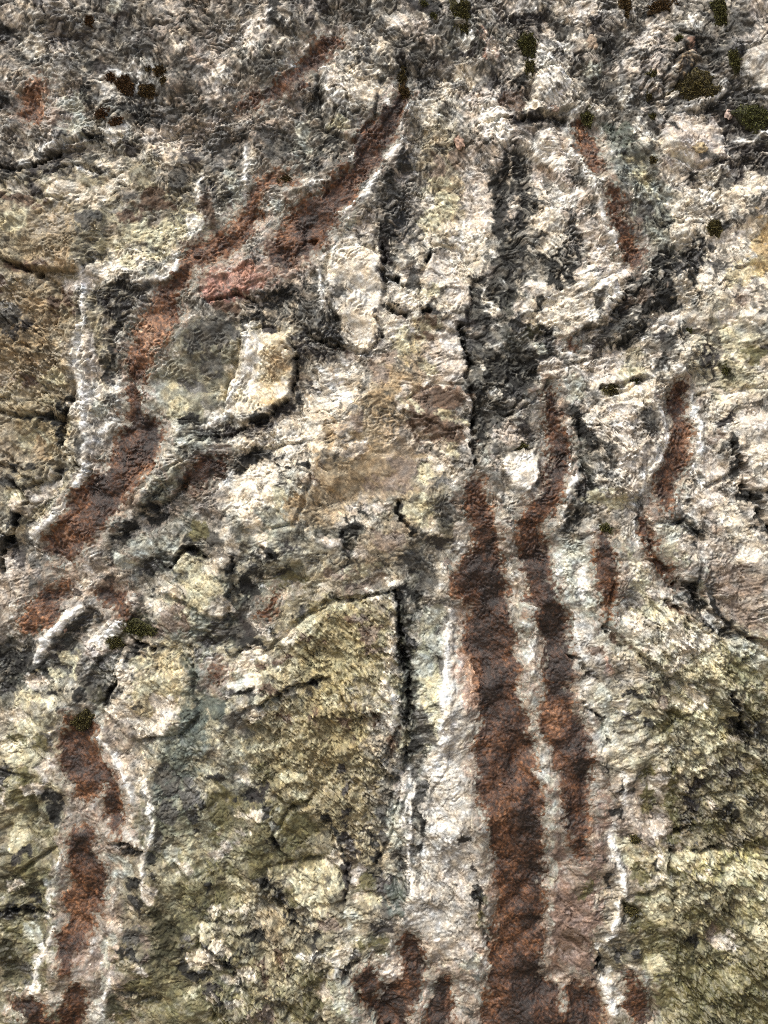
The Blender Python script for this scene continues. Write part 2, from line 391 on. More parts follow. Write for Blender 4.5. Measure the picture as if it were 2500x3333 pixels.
# other patches of colour: (shape, strength, colour)
CR = (228,218,202); WH = (240,236,228); PK = (214,198,188); SA = (196,128,102); OC = (158,134,98); PG = (172,174,166); TP = (140,120,106)
PATCH = [
 (T(800,800,[(530,60),(700,0),(860,60),(880,250),(850,420),(860,560),(780,680),(680,650),(600,500),(510,300)]),.85,CR),
 (FV([(720,560,30),(760,620,50),(780,700,50)]),.8,CR),
 (FV([(1040,230,40),(1090,280,50),(1050,380,40),(1000,470,40)]),.5,PK),
 (FV([(980,330,26),(960,430,34),(975,470,30)]),.5,(190,172,132)),
 (FV([(930,250,30),(960,300,30)]),.4,(190,178,146)),
 (FV([(1000,500,50),(1000,600,50),(960,650,30)]),.7,CR),
 (FV([(1190,170,50),(1180,220,40)]),.8,CR),
 (FV([(1190,310,30),(1200,380,50),(1230,440,40)]),.7,PK),
 (FV([(1170,460,24),(1180,430,34)]),.6,CR),
 (FV([(1290,470,30),(1300,560,40),(1270,620,40),(1350,590,24)]),.7,PK),
 (FV([(1170,650,40),(1290,650,50),(1200,690,50),(1130,640,20)]),.7,CR),
 (FV([(1450,360,30),(1510,330,40),(1480,380,50)]),.7,PK),
 (FV([(1500,420,60),(1450,470,40),(1560,520,50)]),.5,CR),
 (FV([(1410,90,30),(1400,180,34),(1370,250,16)]),.6,PK),
 (FV([(1470,160,10),(1490,120,18)]),.85,(196,160,110)),
 (FV([(1490,100,14),(1500,90,10)]),.6,SA),
 (FV([(1500,325,22),(1530,330,14)]),.7,(184,166,130)),
 (FV([(1645,480,20),(1650,560,30)]),.75,(176,146,92)),
 (FV([(1610,60,40),(1659,40,30)]),.4,PK),
 (FV([(1630,90,30),(1650,130,30)]),.6,(184,176,168)),
 (FV([(1050,80,14),(1060,110,20)]),.6,SA),
 (FV([(900,70,30),(930,90,20)]),.6,PK),
 (FV([(770,140,30),(760,180,50),(800,200,40)]),.6,(214,200,176)),
 (FV([(60,40,30),(20,30,20)]),.4,CR),
 (FV([(100,160,40),(110,180,30)]),.5,(196,190,178)),
 (FV([(170,280,30),(240,270,40),(200,300,30)]),.6,(198,196,184)),
 (FV([(300,260,20),(390,360,30)]),.3,PK),
 (FV([(250,550,24),(330,560,24),(280,580,30),(220,590,24)]),.75,CR),
 (FV([(410,480,40),(430,520,50),(340,530,40)]),.5,(206,198,158)),
 (FV([(540,350,20),(530,440,24),(500,480,24)]),.7,(176,176,170)),
 (FV([(640,420,30),(680,470,14),(610,470,30)]),.5,PG),
 (FV([(180,780,20),(200,850,26),(190,920,20)]),.8,CR),
 (FV([(120,500,60),(90,560,50)]),.5,(152,130,98)),
 (FV([(70,670,60),(60,740,50),(110,640,40)]),.55,(152,126,92)),
 (FV([(60,860,50),(110,900,50)]),.4,(154,140,98)),
 (FV([(480,620,44),(540,600,34)]),.75,(150,96,84)),
 (FV([(560,580,40),(470,600,20)]),.5,(176,124,106)),
 (FV([(600,540,36),(640,560,24)]),.55,SA),
 (FV([(315,760,16),(330,830,40),(370,870,30),(340,800,30)]),.75,PG),
 (FV([(420,870,30),(390,840,20)]),.5,(170,172,142)),
 (FV([(600,780,34),(590,850,30),(540,860,20)]),.7,(192,162,108)),
 (FV([(560,760,14),(540,820,16)]),.6,CR),
 (FV([(700,880,50),(640,940,60),(560,1000,50),(550,1060,40)]),.6,CR),
 (FV([(850,850,60),(820,900,50),(800,1000,50),(740,1040,50),(690,1110,40)]),.55,(162,140,104)),
 (FV([(860,990,50),(830,1040,40)]),.6,(140,124,104)),
 (FV([(930,880,50),(950,920,40)]),.7,(98,74,58)),
 (FV([(970,860,30),(990,850,14)]),.5,(140,104,84)),
 (FV([(900,950,20),(960,970,24)]),.6,CR),
 (FV([(640,1110,14),(630,1100,18)]),.6,OC),
 (FV([(890,780,40),(860,830,40)]),.5,(150,128,96)),
 (FV([(870,750,30),(930,700,24)]),.4,(156,142,92)),
 (FV([(940,740,30),(960,800,30)]),.5,PK),
 (FV([(1120,1010,34),(1130,1030,30)]),.9,WH),
 (FV([(1080,930,20),(1120,940,20)]),.6,PK),
 (FV([(900,1100,24),(920,1110,20)]),.7,(206,200,160)),
 (FV([(860,1150,40),(800,1200,40)]),.3,OC),
 (FV([(420,1260,50),(400,1310,40)]),.6,(192,184,148)),
 (FV([(380,1170,40),(330,1200,30),(420,1140,40)]),.5,PG),
 (FV([(330,1060,30),(380,1030,26)]),.7,(158,164,148)),
 (FV([(40,1290,40),(100,1200,20)]),.4,(150,140,130)),
 (FV([(260,1360,24),(220,1400,34)]),.6,(190,178,176)),
 (FV([(370,1420,40),(330,1500,50),(360,1540,40)]),.5,(204,186,140)),
 (FV([(730,1340,60),(780,1400,50),(700,1450,60)]),.5,(162,150,100)),
 (FV([(720,1560,80),(640,1650,60)]),.5,(150,136,88)),
 (FV([(850,1400,10),(845,1500,12),(855,1580,10)]),.7,(210,202,184)),
 (FV([(930,1340,24),(930,1500,24),(925,1600,24)]),.6,(168,172,146)),
 (FV([(985,1330,20),(990,1420,24),(980,1500,30),(970,1600,36),(960,1720,46),(940,1830,50),(950,1950,54)]),.75,(188,184,178)),
 (FV([(875,1640,10),(870,1700,18),(860,1800,26),(880,1760,14)]),.7,(170,170,158)),
 (FV([(1135,1305,14),(1138,1370,18),(1140,1440,18),(1155,1570,7),(1165,1640,9),(1180,1700,11),(1183,1800,12),(1187,1890,10),(1185,1990,8),(1183,2050,6)]),.8,(176,176,166)),
 (T(1650,1600,[(280,330),(400,300),(540,330),(590,600),(580,780),(520,830),(380,800),(320,700),(290,550)]),.8,(178,184,174)),
 (T(1650,1600,[(420,900,50),(480,1000,60),(620,1100,70),(800,1150,70)]),.6,(168,158,150)),
 (T(1650,1600,[(630,1080,20),(640,1120,22)]),.6,(200,140,122)),
 (T(1650,1600,[(480,1150,30),(560,1260,50),(640,1400,60),(660,1560,50)]),.6,(176,182,164)),
 (T(1650,1600,[(720,330,30),(770,390,26)]),.5,(180,178,120)),
 (T(1650,1600,[(950,250,40),(1000,350,50),(1100,440,40)]),.6,(168,170,142)),
 (T(1650,1600,[(560,40,40),(700,50,40)]),.6,(198,190,150)),
 (T(1650,1600,[(800,460,60),(900,640,60),(1000,800,80),(1200,900,90),(1300,1150,60)]),.55,(218,210,176)),
 (T(1650,1600,[(1400,120,80),(1500,300,80)]),.5,(216,204,180)),
 (T(1650,1600,[(1480,1080,90),(1550,1250,80)]),.5,(150,152,116)),
 (T(1650,1600,[(1180,1330,70),(1350,1500,80)]),.5,(206,204,160)),
 (T(1650,2483,[(1150,620,80),(1350,640,80),(1560,620,80)]),.6,(206,202,140)),
 (T(1650,2483,[(1500,760,90),(1600,900,70)]),.4,(190,184,130)),
 (T(1650,2483,[(760,560,60),(900,650,80),(960,560,40)]),.45,(186,176,126)),
 (T(1650,2483,[(960,1270,60),(920,930,40)]),.5,(190,186,150)),
 (T(0,2483,[(130,460,60),(90,380,40)]),.5,(206,196,150)),
 (T(0,2483,[(210,1110,60),(170,1050,40)]),.6,(178,186,160)),
 (T(0,2483,[(600,280,50),(560,400,60)]),.55,(150,134,128)),
 (T(0,2483,[(550,1150,100),(480,1280,110)]),.55,(148,132,124)),
 (T(0,2483,[(330,800,30),(380,700,30),(410,520,24)]),.6,(170,170,170)),
 (T(0,2483,[(750,620,50),(760,800,60)]),.5,(172,168,152)),
 (T(0,2483,[(620,1500,30),(640,1640,50)]),.6,(186,192,178)),
 (T(0,2483,[(1230,540,60),(1080,600,40)]),.6,(206,200,156)),
 (T(0,2483,[(1500,780,50),(1520,820,30)]),.4,(170,168,112)),
 (T(0,2483,[(1310,1040,50),(1400,1160,40),(1280,1260,50)]),.6,(208,200,170)),
 (T(0,2483,[(1600,340,40),(1540,420,40),(1450,520,30)]),.65,(184,176,170)),
 (T(800,2483,[(400,700,80),(500,700,70)]),.55,(190,178,134)),
 (T(800,2483,[(150,1000,80),(220,1250,80)]),.35,(166,146,110)),
 (T(800,2483,[(560,1400,60),(620,1500,80),(700,1620,60)]),.7,(156,162,142)),
 (T(800,2483,[(600,1180,40),(520,1190,20)]),.6,(200,196,176)),
 (T(800,2483,[(1350,1150,120),(1300,1000,110),(1400,850,80)]),.5,(186,180,172)),
 (T(800,2483,[(870,1350,60),(960,1230,50),(880,1460,40)]),.65,(196,184,178)),
 (T(800,2483,[(1130,1520,50),(1100,1620,40)]),.5,(150,134,128)),
 (T(1650,800,[(330,700,110),(420,640,60)]),.5,(176,170,166)),
 (T(1650,800,[(420,900,70),(460,940,40)]),.7,(180,188,182)),
 (T(1650,800,[(1060,800,50),(1000,830,40)]),.5,(190,186,170)),
 (T(1650,800,[(1450,200,60),(1550,150,60)]),.5,(196,182,132)),
 (T(1650,800,[(1100,1550,40),(1150,1600,30)]),.6,(180,186,186)),
 (T(1650,800,[(780,720,70),(800,800,60)]),.5,(180,174,140)),
 (T(0,0,[(640,480,20),(720,420,30),(850,420,50),(980,470,70),(980,600,40),(700,580,60)]),.65,(206,204,200)),
 (T(0,0,[(700,820,60),(740,860,40)]),.7,(200,200,202)),
 (T(0,0,[(560,1060,30),(500,1050,24)]),.6,(224,214,196)),
]

WHITE = [   # pale rims along the streaks
 ([(1036,222,4),(1050,212,7),(1077,190,7),(1107,184,7)]), ([(1025,125,7),(995,159,8),(955,222,8),(915,262,5)]),
 ([(1323,348,5),(1312,410,6),(1297,471,7),(1251,512,8),(1225,579,8),(1194,635,8),(1120,690,7),(1087,707,7),(1056,769,6)]),
 ([(1282,297,6),(1251,359,8),(1220,405,7),(1159,487,7),(1128,543,8),(1056,594,8),(995,605,7)]),
 ([(660,570,5),(635,600,6),(648,656,5)]), ([(790,490,5),(800,560,8),(790,620,6)]),
 ([(277,882,7),(272,1056,10),(251,1184,11),(272,1261,13),(272,1405,10)]),
 ([(375,1370,8),(359,1379,9),(287,1440,10),(282,1517,11),(246,1600,13),(174,1697,12),(113,1738,10)]),
 ([(268,1979,9),(215,2000,14),(154,2087,13),(113,2153,9)]), ([(440,1950,7),(400,2010,10),(359,2061,12),(318,2092,8)]),
 ([(318,2389,8),(369,2450,8),(420,2540,6),(440,2590,5)]),
 ([(809,1056,8),(818,1159,10),(770,1261,9),(748,1312,8)]), ([(753,1348,8),(700,1372,7),(656,1389,7)]),
 ([(1041,877,6),(1051,954,7),(1046,1005,7)]),
 ([(1468,1985,5),(1461,2061,9),(1456,2189,11),(1446,2266,10),(1440,2343,8),(1435,2440,10),(1400,2500,6)]),
 ([(2147,1333,6),(2167,1405,9),(2162,1456,11),(2110,1520,11),(2090,1550,9),(2080,1600,7)]),
 ([(2255,1287,6),(2275,1379,9),(2275,1466,9),(2260,1517,5),(2285,1594,4)]),
 ([(1845,1390,4),(1855,1517,6),(1870,1569,7),(1834,1620,6),(1830,1690,6),(1815,1720,6)]),
 ([(1886,354,5),(1862,410,7),(1860,502,6),(1927,615,6),(1958,717,7),(2012,820,10)]),
 ([(1988,2714,8),(2004,2770,12),(2010,2800,8),(2025,2842,9),(2039,2908,7),(2009,2944,5),(1993,3021,6),(1978,3082,4)]),
 ([(1962,3190,7),(1985,3240,10),(2009,3303,11)]),
 ([(179,3016,5),(133,3123,7),(102,3241,6)]), ([(488,2560,4),(492,2601,5),(497,2729,4),(465,2800,7),(470,2835,8)]),
 ([(369,3175,6),(345,3240,7),(333,3293,9)]), ([(2357,292,5),(2295,333,6),(2265,354,5),(2188,374,4)]),
 ([(2405,450,5),(2440,455,6),(2520,420,4)]), ([(323,245,6),(350,220,7),(390,225,6)]),
 ([(430,205,5),(455,245,6),(440,270,5)]), ([(1830,1110,4),(1850,1100,6),(1880,1110,5)]), ([(1815,1140,5),(1860,1155,6)]),
 ([(1342,2500,5),(1335,2580,5),(1310,2680,4)]), ([(1350,2550,4),(1330,2720,5),(1342,2900,5)]),
 ([(120,480,8),(180,465,9)]), ([(585,830,5),(575,890,8),(540,910,8),(440,920,6)]),
 ([(1890,1840,8),(1895,1900,12),(1890,1950,7)]), ([(1820,1830,5),(1815,1870,6)]),
 ([(2050,1640,5),(2062,1700,6),(2070,1780,5)]), ([(1860,1990,5),(1895,2140,4)]),
 ([(760,1535,5),(720,1580,6),(690,1600,4)]),
]

# brown crusts: name path, tone (0 dark, 1 pale), label
STREAK = [
 ([(1102,136,13),(1072,143,24),(1031,174,30),(995,215,25),(969,251,24),(918,287,24),(887,307,20),(831,328,20),(800,338,12)],.35,'thin curved brown crust streak near the top edge, beneath a pale rim'),
 ([(1307,300,18),(1287,359,27),(1261,405,38),(1215,461,52),(1190,512,44),(1154,569,34),(1128,605,42),(1105,630,50),(1077,655,50),(1025,702,70),(995,743,78),(954,789,66),(915,825,50)],.25,'broad dark brown crust streak slanting down left from a black moss tuft'),
 ([(965,588,8),(930,585,16),(880,580,16),(845,600,16),(826,640,22),(820,681,32),(779,758,36),(717,805,42),(656,835,36),(610,880,26),(589,918,22),(553,954,30),(533,1031,50),(492,1097,54),(461,1159,44),(446,1225,32),(435,1275,8)],.55,'long rust orange crust streak running past the grey green block'),
 ([(428,1270,10),(441,1333,26),(436,1389,34),(461,1430,70),(441,1481,74),(405,1533,64),(369,1589,60),(310,1640,76),(256,1718,64),(220,1764,58),(225,1800,22),(235,1830,6)],.35,'wide dark rust crust streak below the rust orange one'),
 ([(197,1890,8),(192,1915,16),(170,1945,34),(123,1994,52),(97,2030,34)],.45,'short rust brown crust patch above a bright white rim'),
 ([(345,1935,18),(390,1950,34),(395,1985,22)],.2,'dark brown crust smear between two pale rims'),
 ([(620,1560,20),(680,1530,40),(720,1500,18)],.1,'blackish brown crust smear beside the oblong grey green stone'),
 ([(266,2370,44),(256,2420,55),(275,2508,62),(290,2560,40),(330,2520,30),(369,2545,26),(379,2611,27),(384,2678,29),(394,2703,14)],.4,'brown crust streak forking below the black moss hollow'),
 ([(270,2727,42),(271,2800,44),(290,2852,58),(277,2918,58),(266,2975,54),(246,3036,48),(222,3098,28),(215,3140,12)],.45,'reddish brown crust column low on the face with a square top'),
 ([(258,3205,18),(250,3240,28),(241,3277,40),(230,3378,46)],.25,'brown crust strip cut off by the bottom edge'),
 ([(50,3275,14),(97,3285,38),(140,3320,34),(150,3378,36)],.2,'dark brown hooded crust hollow at the lower corner'),
 ([(1567,1567,14),(1550,1600,36),(1548,1640,44),(1574,1702,32),(1589,1769,36),(1584,1830,58),(1560,1887,86),(1589,1959,66),(1594,2035,76),(1599,2112,84),(1620,2190,82),(1630,2292,64),(1635,2351,76),(1643,2487,96),(1673,2638,92),(1688,2788,80),(1695,2939,74),(1680,3090,82),(1672,3210,84),(1700,3300,130),(1710,3378,150)],.3,'longest dark red brown crust streak, running down to the bottom edge'),
 ([(1788,1285,20),(1799,1364,24),(1814,1415,29),(1824,1492,29),(1809,1569,33),(1783,1630,35),(1740,1680,38),(1722,1715,46),(1732,1769,44),(1747,1830,45),(1752,1887,40),(1768,1948,44),(1798,2010,46),(1809,2061,44),(1809,2128,40),(1819,2179,42),(1819,2240,42),(1810,2300,52),(1818,2345,64),(1848,2400,64),(1866,2480,56),(1870,2540,48),(1874,2620,44),(1880,2700,30),(1885,2780,16)],.25,'winding dark brown crust streak beside the longest one'),
 ([(1957,1750,14),(1957,1795,31),(1965,1856,35),(1978,1918,28),(1973,1969,17),(1968,2010,8)],.45,'short red brown crust tongue right of the grey green panel'),
 ([(2208,1283,33),(2208,1353,31),(2219,1415,25),(2208,1487,29),(2170,1538,34),(2160,1600,31),(2160,1650,18)],.4,'rust crust streak between two white rims'),
 ([(2093,1706,13),(2106,1759,15),(2126,1805,14),(2155,1848,18),(2185,1885,16)],.3,'narrow brown crust trickle beside the grey green tongue'),
 ([(1896,398,14),(1906,461,27),(1920,512,28),(1937,560,16)],.3,'dark rust crust patch hanging under a moss tuft'),
 ([(1990,640,16),(2000,712,20),(2036,779,28),(2055,825,28),(2062,855,14)],.3,'rust crust patch at the tip of a long pale rim'),
 ([(130,255,12),(108,318,40),(113,369,34),(70,370,14)],.65,'orange brown crust patch near the upper left edge'),
 ([(1333,3072,34),(1348,3139,34),(1343,3200,34),(1295,3251,54),(1276,3313,50),(1270,3378,50)],.1,'blackish brown crust at the foot of the grey white band'),
 ([(1203,3145,18),(1190,3200,32),(1205,3260,30)],.1,'small blackish brown crust beside the spear-shaped stone'),
 ([(1445,3225,30),(1435,3280,44),(1430,3378,40)],.1,'blackish brown crust patch left of the longest streak at the bottom edge'),
 ([(1880,3245,36),(1910,3290,60),(1890,3378,70)],.12,'olive black crust mound at the bottom edge'),
 ([(2060,3210,26),(2080,3270,40),(2085,3330,26)],.2,'brown crust hollow beside the yellow green slab'),
 ([(1852,1122,13),(1860,1124,11)],.3,'tiny round rust spot inside a white ring'),
 ([(1530,2170,18),(1555,2210,30),(1560,2250,20)],.95,'pale salmon crust fringe on the longest streak'),
 ([(895,1945,10),(880,1975,16),(855,2000,12)],.6,'small rusty smear in a grey green hollow'),
 ([(705,2185,12),(700,2215,14)],.2,'tiny dark brown spot on grey rock'),
]

MOSS = [   # x, y, radius x, radius y, turn, brownness, label
 (1717,140,40,38,0,.1,'dark green moss cushion above a smaller one'),
 (1720,232,18,34,.1,.2,'small upright moss tuft below a larger cushion'),
 (2034,28,22,44,.1,.6,'brown moss tuft hanging from the top edge'),
 (2160,12,52,20,-.2,.7,'long brown moss roll on the top edge'),
 (2352,42,28,60,-.4,.1,'slanting green moss cushion near the top corner'),
 (2258,292,74,62,-.3,.35,'biggest dark moss cushion beside the ochre crystal'),
 (2462,385,62,48,.2,.0,'bright green moss cushion at the right edge'),
 (1914,366,22,38,-.2,.1,'moss tuft at the head of a dark rust patch'),
 (2127,245,24,15,.2,.2,'flat little moss tuft left of the ochre crystal'),
 (2111,312,11,16,0,.3,'tiny moss knob under the flat little tuft'),
 (2124,381,15,12,0,.2,'tiny moss knob above the pinkish white patch'),
 (2121,528,15,14,0,.4,'round moss knob below the pinkish white patch'),
 (2326,737,30,28,0,.3,'moss tuft on the cream rock right of centre top'),
 (2208,128,13,13,0,.1,'tiny moss knob above the ochre crystal'),
 (2384,205,18,44,-.3,.1,'narrow moss strip beside the smooth grey knob'),
 (1500,58,36,62,-.1,.2,'tall dark moss cushion at the top edge near the middle'),
 (1307,246,20,32,.1,.4,'small dark moss tuft over the black one'),
 (1315,300,26,30,0,.6,'black moss tuft at the head of the broad brown streak'),
 (1379,20,17,12,0,.1,'round moss bead at the top edge'),
 (1410,62,14,12,0,.1,'moss bead below the top edge'),
 (396,266,36,32,.3,.8,'dark brown moss knob in a white rimmed hollow'),
 (353,244,18,20,0,.9,'rusty moss knob at the left of the white rimmed cluster'),
 (482,284,36,28,.2,.6,'brown moss cushion right in the white rimmed cluster'),
 (517,228,24,22,0,.6,'round moss knob at the top of the white rimmed cluster'),
 (479,219,11,12,0,.5,'tiny moss bead in the white rimmed cluster'),
 (533,265,11,17,0,.5,'tiny oval moss bead right of the white rimmed cluster'),
 (290,78,24,20,.3,.8,'brown moss patch near the top left'),
 (330,368,26,18,-.4,.9,'rusty moss knob below the white rimmed cluster'),
 (374,389,24,16,-.3,.9,'rusty moss knob beside another below the cluster'),
 (440,2046,70,26,.25,.1,'dark moss mat under the brown smear'),
 (372,2092,32,28,0,.2,'dark moss pad beside the mat'),
 (268,2335,40,34,0,.3,'black green moss plug above the forking streak'),
 (1985,1266,24,20,.4,.3,'moss tuft at the left end of a ledge'),
 (2070,1242,22,11,.1,.0,'flat green moss strip on the ledge'),
 (2242,1079,14,14,0,.1,'small dark moss knob under the grey fold'),
 (2365,1198,14,20,0,.1,'small green moss knob far right'),
 (1694,1450,22,16,.3,.2,'moss tuft above the small white stone'),
 (1970,1718,26,15,.2,.1,'moss pocket above the red brown tongue'),
 (925,582,26,14,0,.5,'moss fringe on the brown ledge'),
 (2060,2965,26,24,0,.3,'black green moss hole low in the yellow green rock'),
 (2066,2728,18,16,.4,.3,'small dark moss wedge beside the white vein'),
]

PEBBLES = [  # x, y, rx, ry, turn, colour, label
 (2375,369,13,18,0,(196,170,160),'small pinkish pebble in the dark grey rock'),
 (2210,702,13,12,0,(196,190,178),'round grey pebble in the cream rock'),
 (1496,455,18,26,-.5,(196,160,140),'knuckle-shaped pinkish nodule on the pale upper rock'),
 (2270,492,26,16,.2,(190,168,128),'smooth amber pebble in the pinkish patch'),
 (1930,140,18,26,-.2,(166,144,122),'beige pod-shaped nodule in grey rock near the top'),
 (212,2048,9,11,0,(170,136,116),'tiny brown pebble on a white rim'),
 (1476,848,16,12,.3,(226,222,210),'white bead at the edge of the black band'),
 (1805,355,16,12,.2,(176,150,134),'brownish nodule on the cream stone'),
]

DARKS += [
 ([(1312,1960,12),(1312,2110,18),(1335,2220,20),(1347,2330,18),(1325,2440,20),(1345,2560,18),(1320,2680,14)],.95,(46,50,43)),
 ([(2260,780,20),(2190,840,50),(2090,930,40),(2010,1010,30),(1960,1085,12)],1.0,KD), ([(2240,950,34),(2130,1015,34),(2070,1085,26),(1990,1130,10)],1.0,KD),
 ([(1880,1125,12),(1760,1175,24),(1690,1240,32),(1640,1320,28),(1570,1400,16)],1.0,KD),
 ([(620,2160,16),(650,2260,26),(620,2400,36),(560,2520,40),(520,2660,36),(490,2800,16)],.55,(70,78,71)),
 ([(1945,450,3),(2010,560,4),(2090,700,5),(2120,800,6)],.7,KG), ([(2005,440,5),(2090,560,4),(2180,690,7)],.7,KG), ([(1990,520,3),(2050,640,4),(2070,740,6)],.6,KD),
 ([(2330,335,22),(2385,400,30),(2395,500,36),(2340,570,26),(2420,560,40)],.95,KP), ([(2180,600,20),(2260,580,16)],.6,KP),
 ([(2100,330,26),(2160,400,20),(2130,470,16)],.7,KD), ([(1960,60,30),(1990,130,26),(1960,210,24)],.75,KP), ([(1700,70,44),(1760,40,24)],.8,KP),
 ([(1880,230,20),(1960,270,30),(2020,330,30)],.6,KD), ([(2300,150,40),(2380,120,30)],.75,KD), ([(2450,240,14),(2470,330,20)],.8,KD),
 ([(1560,20,40),(1640,60,30)],.6,KP), ([(1690,300,30),(1660,340,24)],.8,KB), ([(1330,130,30),(1400,180,26),(1370,260,24)],.7,KD),
 ([(620,1700,20),(560,1780,24),(500,1830,20)],.6,KG), ([(130,2060,30),(60,2120,44),(-40,2170,40)],.9,KD), ([(440,2140,16),(400,2230,20),(330,2290,20)],.8,KD),
]
